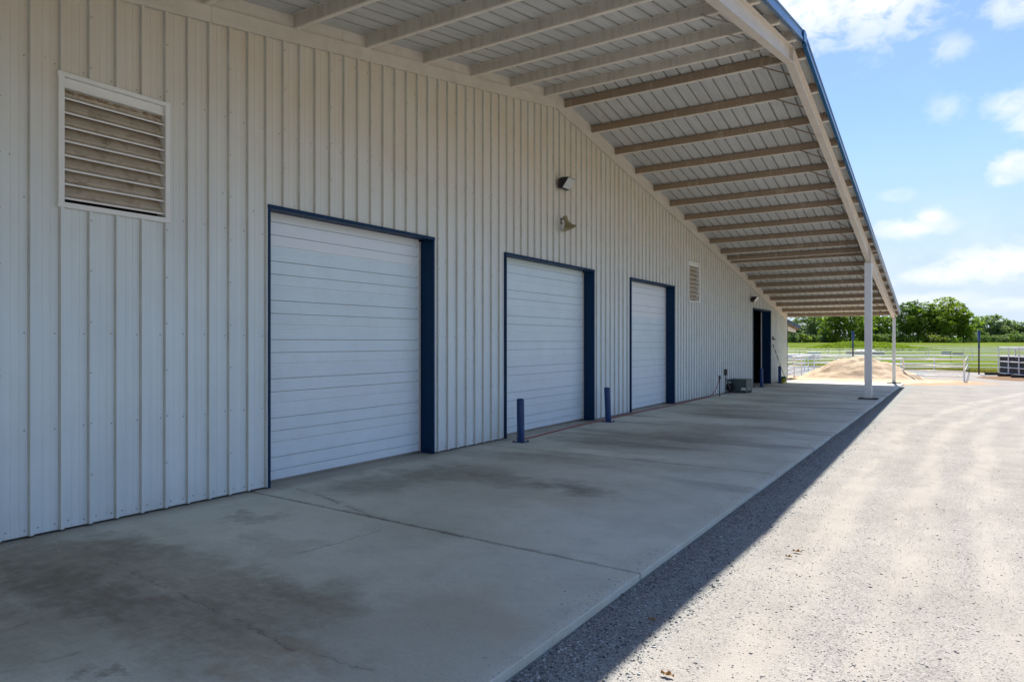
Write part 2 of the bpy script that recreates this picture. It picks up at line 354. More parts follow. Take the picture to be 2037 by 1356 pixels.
    sp = n.vor(p, 1.3)[0]; c = n.mix(n.ramp(sp, .022, .014, 0, .8), c, (.62, .62, .60))
    n.put(b.inputs['Base Color'], c); n.put(b.inputs['Roughness'], n.ramp(mid, .3, .7, .62, .82, False))
    hh = n.math('ADD', n.math('MULTIPLY', fine, .5), n.math('MULTIPLY', broom, .35))
    n.put(b.inputs['Normal'], n.bump(hh, .35, .003)); return m
M['concrete'] = concrete_mat()
M['joint'] = simple('joint_gap', (.03, .027, .024), .9)

def ground_mat():
    m, n, b = material('yard_and_field'); p = n.pos(); x, y, z = n.sep(p)[:3]
    # gravel
    v1 = n.vor(p, 75); v2 = n.vor(p, 160); v3 = n.vor(p, 24)
    big = n.noise(p, .22, 6, .6); mid = n.noise(p, 1.7, 7, .65)
    ruts = n.noise(n.comb(n.math('MULTIPLY', n.math('ADD', x, n.math('MULTIPLY', n.math('SINE', n.math('MULTIPLY', y, .16)), .8)), 1.7), n.math('MULTIPLY', y, .09), 0.0), 1.0, 5, .6)
    fines = n.mix(n.ramp(mid, .3, .7), (.345, .328, .304), (.410, .392, .362))
    chip = n.sep(v1[1])[0]
    ch = n.mix(n.ramp(chip, .0, 1.0, smooth=False), (.23, .225, .22), (.44, .43, .41))
    fin_amt = n.math('ADD', n.ramp(ruts, .40, .64, .15, .62), n.ramp(big, .35, .7, .0, .25))
    tt = n.math('MAXIMUM', n.math('SUBTRACT', y, 14.0), 0.0); uu = n.math('SUBTRACT', n.math('ADD', x, n.math('MULTIPLY', n.math('SUBTRACT', n.noise(p, .35, 3), .5), .7)), n.math('MULTIPLY', n.math('MULTIPLY', tt, tt), .0065))
    trk = None
    for c0 in (-1.25, -.42, .35, 1.25, 2.05, 2.9, 3.6, 4.4):
        b_k = n.ramp(n.math('ABSOLUTE', n.math('SUBTRACT', uu, c0)), .30, .06); trk = b_k if trk is None else n.math('MAXIMUM', trk, b_k)
    trk = n.math('MULTIPLY', trk, n.ramp(n.noise(n.comb(n.math('MULTIPLY', x, 1.5), n.math('MULTIPLY', y, .35), 0.0), 1.0, 5, .6), .36, .56))
    fin_amt = n.math('ADD', n.math('SUBTRACT', fin_amt, .10), n.math('MULTIPLY', trk, .55))
    rough_edge = n.ramp(n.math('ADD', x, n.math('MULTIPLY', n.math('SUBTRACT', mid, .5), .5)), -1.65, -2.15)
    fin_amt = n.math('SUBTRACT', fin_amt, n.math('MULTIPLY', rough_edge, .6))
    cover = n.ramp(n.math('ADD', n.sep(v1[1])[1], n.math('MULTIPLY', fin_amt, .85)), .72, .80)
    g = n.mix(cover, ch, fines)
    k = n.math('MULTIPLY', n.ramp(n.sep(v2[1])[2], 0, 1, .84, 1.13, False), n.ramp(n.noise(p, .8, 4), .3, .7, .90, 1.06, False))
    g = n.mix(1, g, n.comb(k, k, k), 'MULTIPLY')
    g = n.mix(n.ramp(rough_edge, 0, 1, 0, .75, False), g, n.mix(n.ramp(chip, 0, 1, smooth=False), (.19, .21, .21), (.44, .47, .46)))
    g = n.mix(n.math('MULTIPLY', n.ramp(n.noise(p, 5.5, 3), .62, .74), .35), g, (.22, .22, .23))
    g = n.mix(n.math('MULTIPLY', trk, .45), g, (.47, .44, .40))
    # sand washed over the yard round the pile, brown mulch round the feeder
    sd = n.math('ADD', n.math('MULTIPLY', n.math('POWER', n.math('ABSOLUTE', n.math('DIVIDE', n.math('ADD', x, 5.0), 6.5)), 2.0), 1.0), n.math('POWER', n.math('ABSOLUTE', n.math('DIVIDE', n.math('SUBTRACT', y, 46.5), 4.6)), 2.0))
    sd = n.math('ADD', sd, n.math('MULTIPLY', n.math('SUBTRACT', mid, .5), 1.6))
    g = n.mix(n.ramp(sd, 1.35, .7), g, (.47, .335, .225))
    md = n.math('ADD', n.math('POWER', n.math('ABSOLUTE', n.math('DIVIDE', n.math('SUBTRACT', x, 4.4), 3.4)), 2.0), n.math('POWER', n.math('ABSOLUTE', n.math('DIVIDE', n.math('SUBTRACT', y, 54.5), 4.0)), 2.0))
    g = n.mix(n.ramp(n.math('ADD', md, n.math('MULTIPLY', n.math('SUBTRACT', mid, .5), 1.6)), 1.2, .8), g, (.24, .165, .11))
    # grass
    gn = n.noise(p, .05, 6, .6); g2 = n.noise(p, .9, 6, .7); g3 = n.noise(n.comb(n.math('MULTIPLY', x, .03), n.math('MULTIPLY', y, .12), 0.0), 1, 4, .6)
    gr = n.mix(n.ramp(gn, .35, .65), (.10, .155, .022), (.15, .205, .030))
    gr = n.mix(n.ramp(g2, .45, .75, 0, .45), gr, (.24, .22, .075))
    gr = n.mix(n.math('MULTIPLY', n.ramp(g3, .52, .68, 0, .55), n.ramp(y, 90, 190)), gr, (.30, .27, .13))
    gr = n.mix(n.ramp(y, 74, 66, 0, .55), gr, (.30, .25, .10))
    edge = n.math('ADD', y, n.math('ADD', n.math('MULTIPLY', n.math('SUBTRACT', n.noise(p, .5, 5), .5), 4.0), n.math('MULTIPLY', x, .28)))
    gx = n.math('ADD', x, n.math('MULTIPLY', n.math('SUBTRACT', n.noise(p, .4, 4), .5), 4.0))
    isg = n.math('MAXIMUM', n.ramp(edge, 63.6, 64.6), n.ramp(gx, 26, 28))
    c = n.mix(isg, g, gr)
    n.put(b.inputs['Base Color'], c); b.inputs['Roughness'].default_value = .95; b.inputs['Specular IOR Level'].default_value = .0
    h = n.math('ADD', n.math('MULTIPLY', v1[0], -.8), n.math('ADD', n.math('MULTIPLY', v2[0], -.35), n.math('MULTIPLY', mid, .5)))
    n.put(b.inputs['Normal'], n.bump(h, .6, .010)); return m
M['ground'] = ground_mat()

# ------------------------------------------------------------------ ground sheet
def grid_sheet(xs, ys, zf, name, mat, kind):
    X, Y = np.meshgrid(xs, ys); nx, ny = len(xs), len(ys)
    V = [(float(a), float(b), zf(float(a), float(b))) for a, b in zip(X.ravel(), Y.ravel())]
    F = [(j * nx + i, j * nx + i + 1, (j + 1) * nx + i + 1, (j + 1) * nx + i) for j in range(ny - 1) for i in range(nx - 1)]
    mb = MB(); mb.v = V; mb.f = F; mb.m = [0] * len(F); mb.sm = [True] * len(F)
    return mb.build(name, mat, None, kind)
def gfun(x, y):
    z = terrain(x, y)
    if x < SLAB and Y0 < y < 43.2: return z - .16
    if y < 64: z += 0.018 * mnoise.noise(Vector((x * .5, y * .35, 0))) - .035 - .03 * max(0, 1 - abs(x - SLAB) / .5)
    return z
xs = sorted(set(list(np.linspace(-900, -60, 12)) + list(np.linspace(-60, -10, 20)) + [-9, SLAB - .02] + list(np.arange(SLAB, 14, .35)) + list(np.linspace(14, 60, 20)) + list(np.linspace(60, 900, 12))))
ys = sorted(set(list(np.linspace(-500, -14, 10)) + list(np.arange(-12.9, 66, .6)) + [43.2, 43.22] + list(np.linspace(66, 400, 110)) + list(np.linspace(405, 1600, 14))))
grid_sheet(xs, ys, gfun, 'ground', M['ground'], 'structure')

# ------------------------------------------------------------------ concrete apron: slabs with real joints
apron = bpy.data.objects.new('concrete_apron', None); COL.objects.link(apron); tag(apron, kind='structure')
js = [(-12.9, -12.9), (-6.2, -6.3), (-.1, -.3), (6.30, 6.00), (11.9, 11.8), (18.1, 18.0), (24.1, 24.0), (30.1, 30.0), (36.3, 36.2), (43.05, 43.15)]
for (a0, a1), (b0, b1) in zip(js[:-1], js[1:]):
    g = .0085; mb = MB()
    for sub in range(1): pass
    pts = [(-9.6, a0 + g + .03), (SLAB, a1 + g), (SLAB, b1 - g), (-9.6, b0 - g)]
    top = [(x, y, gz(y)) for x, y in pts]; bot = [(x, y, gz(y) - .15) for x, y in pts]
    mb.add(top + bot, [(0, 1, 2, 3), (7, 6, 5, 4), (0, 4, 5, 1), (1, 5, 6, 2), (2, 6, 7, 3), (3, 7, 4, 0)])
    o = mb.build('slab', M['concrete'], apron, None, .006)
mb = MB(); mb.add([(-9.6, Y0, gz(Y0) - .02), (SLAB - .02, Y0, gz(Y0) - .02), (SLAB - .02, 43, gz(43) - .02), (-9.6, 43, gz(43) - .02)], [(0, 1, 2, 3)])
mb.build('joint_filler', M['joint'], apron)

# ------------------------------------------------------------------ the barn
barn = thing('metal_barn', (WX, 15.0, 0), 'long white ribbed metal barn with blue trimmed roll-up doors and a wide roof overhang', 'building')
DOORS = [(6.517, 10.324, 4.155), (12.814, 17.283, 4.145), (19.834, 23.734, 4.135), (34.95, 38.79, 3.83)]   # outer edges of the trim, top
LOUV = [(3.723, 5.025, 3.665, 5.183), (25.259, 26.573, 3.67, 5.195)]
holes = [(a + .03, b - .03, -1, t - .03) for a, b, t in DOORS] + [(a + .04, b - .04, c + .04, d - .04) for a, b, c, d in LOUV]

def rib_profile(y0, y1):
    """(y, proud) points of the sheet between y0 and y1, ribs every .3048 starting at y0"""
    P = []
    for k in range(3):
        c = y0 + .3048 * k
        P += [(c, .0), (c + .010, .042), (c + .044, .042), (c + .056, .0)]
        for mc in (.145, .225):
            P += [(c + mc - .006, 0), (c + mc, .0045), (c + mc + .006, 0)]
    P.append((y1, 0)); return P
def panel(y0, idx):
    y1 = y0 + .9144; P = rib_profile(y0, y1)
    cuts = set([YP]); 
    for a, b, _, _ in holes: cuts |= {a, b}
    P2 = []
    for (a, pa), (b, pb) in zip(P[:-1], P[1:]):
        P2.append((a, pa))
        for c in sorted(cuts):
            if a + 1e-4 < c < b - 1e-4: P2.append((c, pa + (pb - pa) * (c - a) / (b - a)))
    P2.append(P[-1]); P2 = [(y, p) for y, p in P2 if Y0 <= y <= Y1 + .001]
    mb = MB()
    for (a, pa), (b, pb) in zip(P2[:-1], P2[1:]):
        mid = (a + b) / 2; H = [(c, d) for (h0, h1, c, d) in holes if h0 < mid < h1]
        iv = []; lo = None
        segs = [(None, None)]
        zb = lambda y: gz(y) + .025
        zt = lambda y: ztrim(y) + .10
        if not H: iv = [(zb(a), zb(b), zt(a), zt(b))]
        else:
            c, d = H[0]
            if c > 0: iv.append((zb(a), zb(b), c, c))
            iv.append((d, d, zt(a), zt(b)))
        for (a0, b0, a1, b1) in iv:
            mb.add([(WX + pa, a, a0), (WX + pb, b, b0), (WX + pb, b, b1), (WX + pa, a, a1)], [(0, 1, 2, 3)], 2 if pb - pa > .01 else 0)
    # screws
    def clear(y, z): return not any(h0 - .06 < y < h1 + .06 and c - .08 < z < d + .08 for h0, h1, c, d in holes) and Y0 < y < Y1 - .1 and z < ztrim(y) - .05
    def screw(y, z, pr=0.0):
        if clear(y, z):
            jy = random.uniform(-.004, .004); jz = random.uniform(-.008, .008)
            mb.box(WX + pr, WX + pr + .008, y - .0062 + jy, y + .0062 + jy, z - .0062 + jz, z + .0062 + jz, 1)
    for k in range(3):
        c = y0 + .3048 * k
        for z in (.09, 1.18, 2.24, 3.72, 5.25, 6.75): screw(c - .035, z + (gz(c) if z < .2 else 0)); 
        screw(c + .10, .10 + gz(c))
    for q in range(1, 14): screw(y0 + .028, .02 + .59 * q, .042)
    if mb.v: mb.build('wall_panel', [M['wall'], M['screw'], M['rib_shade']], barn)
y = 4.0456 - .9144 * 19; i = 0
while y < Y1:
    if y + .9144 > Y0: panel(y, i)
    y += .9144; i += 1
# corner trim, blue
MB().box(WX - .06, WX + .05, Y1 - .02, Y1 + .06, gz(43) + .02, ztrim(Y1) - .004).build('corner_trim', M['blue'], barn)
# rake trim: lower band, upper closure band, per 3 m lengths
def sloped_box(y0, y1, zf, h0, h1, x0, x1):
    mb = MB(); vs = [(x, y, zf(y) + h) for h in (h0, h1) for y in (y0, y1) for x in (x0, x1)]
    return mb.add(vs, [(0, 2, 3, 1), (4, 5, 7, 6), (0, 1, 5, 4), (2, 6, 7, 3), (0, 4, 6, 2), (1, 3, 7, 5)])
edges = [Y0, -9.4, -6.4, -3.4, -.4, 2.6, 5.6, 8.6, 11.6, 14.55, YP, 18.2, 21.2, 24.2, 27.2, 30.2, 33.2, 36.2, 39.2, 41.5, Y1]
for a, b in zip(edges[:-1], edges[1:]):
    mb = sloped_box(a + .002, b - .002, ztrim, .0, .055, WX + .018, WX + .062)
    mb2 = sloped_box(a + .002, b - .002, ztrim, .057, .225, WX + .015, WX + .052); mb.add(mb2.v, mb2.f)
    mb.build('rake_trim', M['trim'], barn)
# purlins
left = [15.11 - .52 - 1.515 * k for k in range(19)]
right = [15.63 + 1.545 * k for k in range(18)] + [30.55, 43.35]
def purlin(y, ridge_side):
    mb = MB(); x0, x1 = WX - .02, -2.70; zb = zlip(y); h = .199; t = .004
    s = -SL if y > YP else SL
    lean = -s * .02
    # web (thin real box), bottom flange towards +y with return lip, top flange towards -y
    mb.add([(x, yy, z) for x in (x0, x1) for yy, z in ((y, zb), (y + t, zb), (y + t + lean * 0, zb + h), (y, zb + h))], [(0, 1, 2, 3), (7, 6, 5, 4), (0, 4, 5, 1), (1, 5, 6, 2), (2, 6, 7, 3), (3, 7, 4, 0)], 0)
    mb.box(x0, x1, y + t, y + .066, zb - .001, zb + t, 1)
    mb.box(x0, x1, y + .062, y + .066, zb + t, zb + .020, 1)
    mb.box(x0, x1, y - .062, y, zb + h - t - .006 - SL * .06 * (1 if y > YP else -0), zb + h - .006 - SL * .06 * (1 if y > YP else 0), 0)
    mb.box(x0, x1, y - .0015, y, zb, zb + .020, 1)     # rolled edge at the foot of the web, pale with painted bounce light
    for q in range(9):                               # splice bolts
        bx = -4.2 - .17 * q + random.uniform(-.03, .03)
        for hz in (.05, .14): mb.box(bx, bx + .012, y - .005, y, zb + hz, zb + hz + .012, 1)
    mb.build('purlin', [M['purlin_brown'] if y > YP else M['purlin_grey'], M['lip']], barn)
for yy in left + right:
    if yy > Y0: purlin(yy, yy > YP)
# closure sheets between purlins over the wall
allp = sorted([q for q in left if q > Y0] + right)
for a, b in zip(allp[:-1], allp[1:]):
    if b - a < .3: continue
    for c, d in ([(a, b)] if not (a < YP < b) else [(a, YP), (YP, b)]):
        mid = c + (d - c) * random.uniform(.45, .7)
        for e, f_ in (((c + .01, mid - .002), (mid + .002, d - .001)) if d - c > .9 else ((c + .01, d - .001),)):
            sloped_box(e, f_, ztrim, .225, .436, WX - .02, WX + random.uniform(.004, .010)).build('closure_sheet', M['trim'], barn)
# roof sheets over the overhang: ribs upward, running up the slope, .9144 wide
def roof_sheet(x0, x1, ya, yb):
    P = []; x = x0; c = x0
    while c < x1 - .05:
        P += [(c, 0), (c + .010, .036), (c + .034, .036), (c + .044, 0)]
        for mc in (.135, .215): P += [(c + mc - .012, 0), (c + mc - .006, .005), (c + mc + .006, .005), (c + mc + .012, 0)]
        c += .3048
    P = [q for q in P if q[0] < x1 - 1e-4] + [(x1, 0)]
    mb = MB()
    A = [(px, ya, zroof(ya) + h) for px, h in P]; B = [(px, yb, zroof(yb) + h) for px, h in P]
    for i in range(len(P) - 1): mb.strip(A[i:i + 2], B[i:i + 2], 2 if P[i][1] + P[i + 1][1] > .03 else 0)
    A = [(px, ya, zroof(ya) + h + .003) for px, h in P]; B = [(px, yb, zroof(yb) + h + .003) for px, h in P]
    mb.strip(B, A, 1)
    mb.build('roof_sheet', [M['deck'], M['roof_top'], M['deck_seam']], barn)
x = -2.70 - .9144
while x > -8.9:
    for ya, yb in ((Y0, YP), (YP, 43.45)): roof_sheet(x, x + .9144, ya, yb)
    x -= .9144
XR = x + .9144
# main roof behind the wall, ridge cap, other walls
mb = MB()
for ya, yb in ((Y0, YP), (YP, 43.45)):
    q = sloped_box(ya, yb, zroof, .0, .06, -50.0, XR - .002); mb.add(q.v, q.f)
mb.build('main_roof', M['roof_top'], barn)
mb = MB()
mb.add([(-2.64, YP - .2, zroof(YP) - .2 * SL + .05), (-2.64, YP, zroof(YP) + .06), (-2.64, YP + .2, zroof(YP) - .2 * SL + .05), (-50, YP - .2, zroof(YP) - .2 * SL + .05), (-50, YP, zroof(YP) + .06), (-50, YP + .2, zroof(YP) - .2 * SL + .05)], [(0, 1, 4, 3), (1, 2, 5, 4)])
mb.build('ridge_cap', M['roof_top'], barn)
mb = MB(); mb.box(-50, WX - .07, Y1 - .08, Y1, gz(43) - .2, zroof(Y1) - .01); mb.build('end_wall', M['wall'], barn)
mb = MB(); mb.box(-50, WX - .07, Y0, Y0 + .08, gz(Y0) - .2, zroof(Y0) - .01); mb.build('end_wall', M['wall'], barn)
# black lining added behind the openings so the inside stays dark
for (a, b) in ((Y0 + .09, Y1 - .09),):
    mb = MB(); mb.add([(-16, a, -.3), (-16, b, -.3), (-16, b, zroof(b) - .02), (-16, YP, zroof(YP) - .02), (-16, a, zroof(a) - .02)], [(0, 1, 2, 3, 4)])
    mb.add([(-16, a, gz(a) - .08), (-9.55, a, gz(a) - .08), (-9.55, b, gz(b) - .08), (-16, b, gz(b) - .08)], [(0, 1, 2, 3)])
    for q in (33.6, 39.4): mb.add([(-15.9, q, -.3), (-8.56, q, -.3), (-8.56, q, 4.2), (-15.9, q, 4.2)], [(0, 1, 2, 3)])
    mb.add([(-15.9, 33.6, 4.2), (-8.56, 33.6, 4.2), (-8.56, 39.4, 4.2), (-15.9, 39.4, 4.2)], [(0, 1, 2, 3)])
    mb.build('dark_lining', M['dark'], barn)
# structural frame: tapered rafter, columns
def rafter(ya, yb, n, dep):
    mb = MB(); xc = -2.92; fw = .078
    ysr = [ya + (yb - ya) * i / n for i in range(n + 1)]
    for a, b in zip(ysr[:-1], ysr[1:]):
        for (u0, u1, f0) in (('t', 0, 0), ('b', 0, 0), ('w', 0, 0)):
            ta, tb = zlip(a) - .004, zlip(b) - .004; ba, bb = zlip(a) - dep(a), zlip(b) - dep(b)
            if u0 == 't': q = [(a, ta, ta - .012), (b, tb, tb - .012)]; hw = fw
            elif u0 == 'b': q = [(a, ba + .012, ba), (b, bb + .012, bb)]; hw = fw
            else: q = [(a, ta - .012, ba + .012), (b, tb - .012, bb + .012)]; hw = .004
            vs = [(xx, yy, z) for yy, z1, z0 in q for z in (z0, z1) for xx in (xc - hw, xc + hw)]
            mb.add(vs, [(0, 1, 3, 2), (4, 6, 7, 5), (0, 4, 5, 1), (2, 3, 7, 6), (0, 2, 6, 4), (1, 5, 7, 3)])
    return mb
def dep(y):
    pts = [(Y0, .22), (0.1, .56), (6, .42), (YP, .33), (22, .34), (26, .42), (30.2, .56), (34, .46), (40, .34), (43.2, .24)]
    return float(np.interp(y, [p[0] for p in pts], [p[1] for p in pts]))
rafter(Y0, YP, 12, dep).build('rafter', M['beam'], barn)
rafter(YP, 43.2, 14, dep).build('rafter', M['beam'], barn)
mb = MB(); mb.box(-3.0, -2.84, YP - .008, YP + .008, zlip(YP) - .34, zlip(YP) - .01); mb.build('ridge_plate', M['beam'], barn)
def column(yc, wd, dp, pad):
    zt_ = zlip(yc) - dep(yc); zb_ = gz(yc); xc = -2.92
    mb = MB(); t = .012
    mb.box(xc - wd / 2, xc + wd / 2, yc - dp / 2, yc - dp / 2 + t, zb_ + .02, zt_ - .02)
    mb.box(xc - wd / 2, xc + wd / 2, yc + dp / 2 - t, yc + dp / 2, zb_ + .02, zt_ - .02)
    mb.box(xc + wd / 2 - t, xc + wd / 2 - .002, yc - dp / 2 + t, yc + dp / 2 - t, zb_ + .02, zt_ - .02)
    mb.box(xc - wd / 2 + .002, xc - wd / 2 + t, yc - dp / 2 + t, yc + dp / 2 - t, zb_ + .02, zt_ - .02)
    c = mb.build('column', M['white'], barn)
    m2 = MB(); m2.box(xc - wd / 2 - .012, xc + wd / 2 + .012, yc - dp / 2 - .012, yc + dp / 2 + .012, zt_ - .02, zt_ - .001)
    if yc > 20 and wd > .2: m2.box(xc - wd / 2 + .02, xc + wd / 2 - .02, yc - dp / 2, yc - dp / 2 + .012, zt_ + .002, zlip(yc) - .02)
    m2.build('cap_plate', M['beam'], barn)
    m3 = MB(); m3.box(xc - wd / 2 - .04, xc + wd / 2 + .04, yc - dp / 2 - .04, yc + dp / 2 + .04, zb_ + .03, zb_ + .045)
    for sx in (-1, 1):
        for sy in (-1, 1): m3.tube([(xc + sx * (wd / 2 + .02), yc + sy * (dp / 2 + .02), zb_ + .03), (xc + sx * (wd / 2 + .02), yc + sy * (dp / 2 + .02), zb_ + .085)], .009, 6)
    m3.build('base_plate', M['steel'], barn)
    m4 = MB(); m4.box(xc - pad / 2, xc + pad / 2, yc - pad / 2, yc + pad / 2, zb_ - .05, zb_ + .032); m4.build('footing', M['footing'], barn, None, .008)
column(.1, .22, .25, .68); column(30.12, .25, .26, .68); column(43.0, .15, .16, .66)
# flange braces
for yy in right[:-1] + [q for q in left if q > Y0]:
    if abs(yy - 30.55) < .01: continue
    mb = MB(); mb.bar((-3.66, yy - .012, zlip(yy) + .03), (-2.99, yy - .01, zlip(yy) - dep(yy) + .03), .028, .004, 0, (0, 1, 0))
    mb.bar((-3.66, yy - .014, zlip(yy) + .03), (-2.99, yy - .012, zlip(yy) - dep(yy) + .03), .004, .028, 0, (0, 1, 0))
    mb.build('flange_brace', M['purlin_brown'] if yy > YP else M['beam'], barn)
# blue rake fascia
def fascia(ya, yb, xo=-2.625, zf=zroof):
    prof = [(-.075, -.150), (-.005, -.150), (0, -.140), (0, -.095), (-.014, -.088), (-.014, .022), (.004, .030), (.004, .052), (-.10, .052)]
    A = [(xo + px, ya, zf(ya) + h) for px, h in prof]; B = [(xo + px, yb, zf(yb) + h) for px, h in prof]
    mb = MB().strip(A, B); A2 = [(a[0] - .002, a[1], a[2] + .002) for a in A]; B2 = [(a[0] - .002, a[1], a[2] + .002) for a in B]
    mb.add(A + [(xo - .1, ya, zf(ya) + .04), (xo - .075, ya, zf(ya) - .14)], [tuple(range(11))]); mb.add(B + [(xo - .1, yb, zf(yb) + .04), (xo - .075, yb, zf(yb) - .14)], [tuple(range(11))])
    return mb
seg = [Y0, -6.9, -.9, 5.1, 9.5, YP - .06]
for a, b in zip(seg[:-1], seg[1:]): fascia(a + .002, b - .002).build('rake_fascia', M['fascia'], barn)
seg = [YP + .06, 21.2, 27.2, 33.3, 39.3, 43.46]
for a, b in zip(seg[:-1], seg[1:]): fascia(a + .002, b - .002).build('rake_fascia', M['fascia'], barn)
mb = MB()
for a, b in ((YP - .16, YP), (YP, YP + .16)):
    q = sloped_box(a, b, zroof, -.165, .062, -2.632, -2.612); mb.add(q.v, q.f)
mb.build('peak_cap', M['fascia'], barn)
# eave trim at the far end of the overhang
MB().box(WX + .07, -2.64, 43.455, 43.50, zroof(43.45) - .15, zroof(43.45) + .03).build('eave_trim', M['blue'], barn)
# side awning beyond the corner
def za(y): return 3.60 - .085 * (y - 43.2)
mb = sloped_box(43.17, 48.8, za, .0, .03, -26, -8.78); mb.build('awning_sheet', [M['roof_top']], barn)
for yy in (44.2, 45.7, 47.2, 48.65):
    q = MB(); q.box(-26, -8.80, yy, yy + .005, za(yy) - .19, za(yy) - .006); q.box(-26, -8.80, yy + .005, yy + .07, za(yy) - .19, za(yy) - .186, 1); q.build('awning_purlin', [M['purlin_brown'], M['beam']], barn)
mb = sloped_box(43.17, 48.85, za, -.14, .06, -8.775, -8.72); mb.build('awning_fascia', M['blue'], barn)
mb = MB(); mb.add([(x_, y_, z_) for x_ in (-9.12, -8.98) for y_, z_ in ((43.17, za(43.2) - .20), (43.17, 2.98), (43.6, 2.98), (48.5, za(48.5) - .36), (48.5, za(48.5) - .20))],
                  [(0, 1, 2, 3, 4), (9, 8, 7, 6, 5), (0, 5, 6, 1), (1, 6, 7, 2), (2, 7, 8, 3), (3, 8, 9, 4), (4, 9, 5, 0)]); mb.build('awning_rafter', M['beam'], barn)

# overhead doors
cur_meshes = {}
def curtain_mesh(width, hgt, clean):
    key = (round(width, 3), round(hgt, 3), clean)
    if key in cur_meshes: return cur_meshes[key]
    # z profile: seam, pencil ribs, two raised ribs
    Z = [(0, -.012), (.007, -.012), (.009, 0)]
    def pencil(z): return [(z - .005, 0), (z, -.0030), (z + .005, 0)]
    def rib(z): return [(z - .027, 0), (z - .026, -.016), (z - .017, -.016), (z - .015, .009), (z + .015, .010), (z + .017, -.004), (z + .021, -.004), (z + .023, 0)]
    for z in (.045, .085, .125): Z += pencil(z)
    Z += rib(.19)
    for z in (.235, .275, .315, .355): Z += pencil(z)
    Z += rib(.39)
    for z in (.435, .475, .515, .555): Z += pencil(z)
    Z += [(.600, 0)]
    Z = [q for q in Z if q[0] <= hgt]
    mb = MB(); A = [(pr, .05, z) for z, pr in Z]; B = [(pr, width - .05, z) for z, pr in Z]
    for i in range(len(Z) - 1):
        gr_ = 2 if (Z[i][1] < -.013 and Z[i + 1][1] < -.013) else 0
        mb.strip(B[i:i + 2], A[i:i + 2], gr_)
    for e0, e1 in ((0, .05), (width - .05, width)):
        mb.add([(0, e0, 0), (0, e1, 0), (0, e1, Z[-1][0]), (0, e0, Z[-1][0])], [(0, 1, 2, 3)])
    for z in (.19, .39):                       # closed rib ends
        if z + .02 < hgt:
            for e, s in ((.05, 1), (width - .05, -1)):
                mb.add([(0, e, z - .022), (.015, e, z - .016), (.015, e, z + .016), (0, e, z + .022)], [(0, 1, 2, 3)], 1)
    me = mb.mesh('curtain_sheet', [M['curtain_clean'] if clean else M['curtain'], M['iron'], M['groove_shade']]); cur_meshes[key] = me; return me
DEP = .285
def door_frame(par, y0, y1, zt_, dp, facew=.038, headw=.055):
    zg = gz(y0) + .012; zg1 = gz(y1) + .012
    x0, x1 = WX - dp - .02, WX + .058
    MB().box(x0, x1, y0, y0 + facew, zg, zt_ - headw - .002).build('jamb', M['blue'], par)
    MB().box(x0, x1, y1 - facew, y1, zg1, zt_ - headw - .002).build('jamb', M['blue'], par)
    MB().box(WX - dp * .5, x1 + .004, y0 - .004, y1 + .004, zt_ - headw, zt_).build('header', M['blue'], par)
    for yy, s in ((y0, -1), (y1, 1)):          # outer leg of the jamb trim
        pass
for di, (y0, y1, zt_) in enumerate(DOORS[:3]):
    d = bpy.data.objects.new('roll_up_door', None); COL.objects.link(d); d.location = (0, 0, 0); d.parent = barn; d.matrix_parent_inverse = barn.matrix_basis.inverted()
    door_frame(d, y0, y1, zt_, DEP)
    yi0, yi1 = y0 + .047, y1 - .047; xw = WX - DEP
    zc = gz((y0 + y1) / 2) + .03; base = -.015 + gz((y0 + y1) / 2) + .03; width = yi1 - yi0 - .05
    first = True; z = base; k = 0
    while z < zt_ - .04:
        h = min(.6, zt_ - .03 - z)
        clean = (di == 0 and z > 3.4) or (di == 2 and 2.9 < z < 3.6)
        o = bpy.data.objects.new('curtain_sheet', curtain_mesh(width, h, clean)); COL.objects.link(o); o.parent = d
        o.location = (xw, yi0 + .025, z); z += .6; k += 1
    mb = MB(); mb.box(xw - .05, xw + .03, yi0, yi0 + .022, base, zt_ - .07); mb.build('guide', M['guide'], d)
    mb = MB(); mb.box(xw - .05, xw + .03, yi1 - .022, yi1, base, zt_ - .07); mb.build('guide', M['guide'], d)
    mb = MB(); mb.box(xw - .03, xw + .026, yi0 + .03, yi1 - .03, base - .018, base + .028); mb.build('bottom_bar', M['steel'], d)
    mb = MB(); mb.box(xw - .3, xw - .02, yi0, yi1, zt_ - .13, zt_ - .06); mb.build('head_board', M['guide'], d)
    # blank behind the curtain keeps the light out
# big sliding doorway: open, dark inside, navy leaf seen edge-on
y0, y1, zt_ = DOORS[3]
d = bpy.data.objects.new('open_doorway', None); COL.objects.link(d); d.parent = barn; d.matrix_parent_inverse = barn.matrix_basis.inverted()
door_frame(d, y0, y1, zt_, .39, .05, .07)
MB().box(WX - .45, WX - .405, y1 - .10, y1 - .045, gz(36) + .03, zt_ - .08).build('door_edge_tube', M['white'], d)

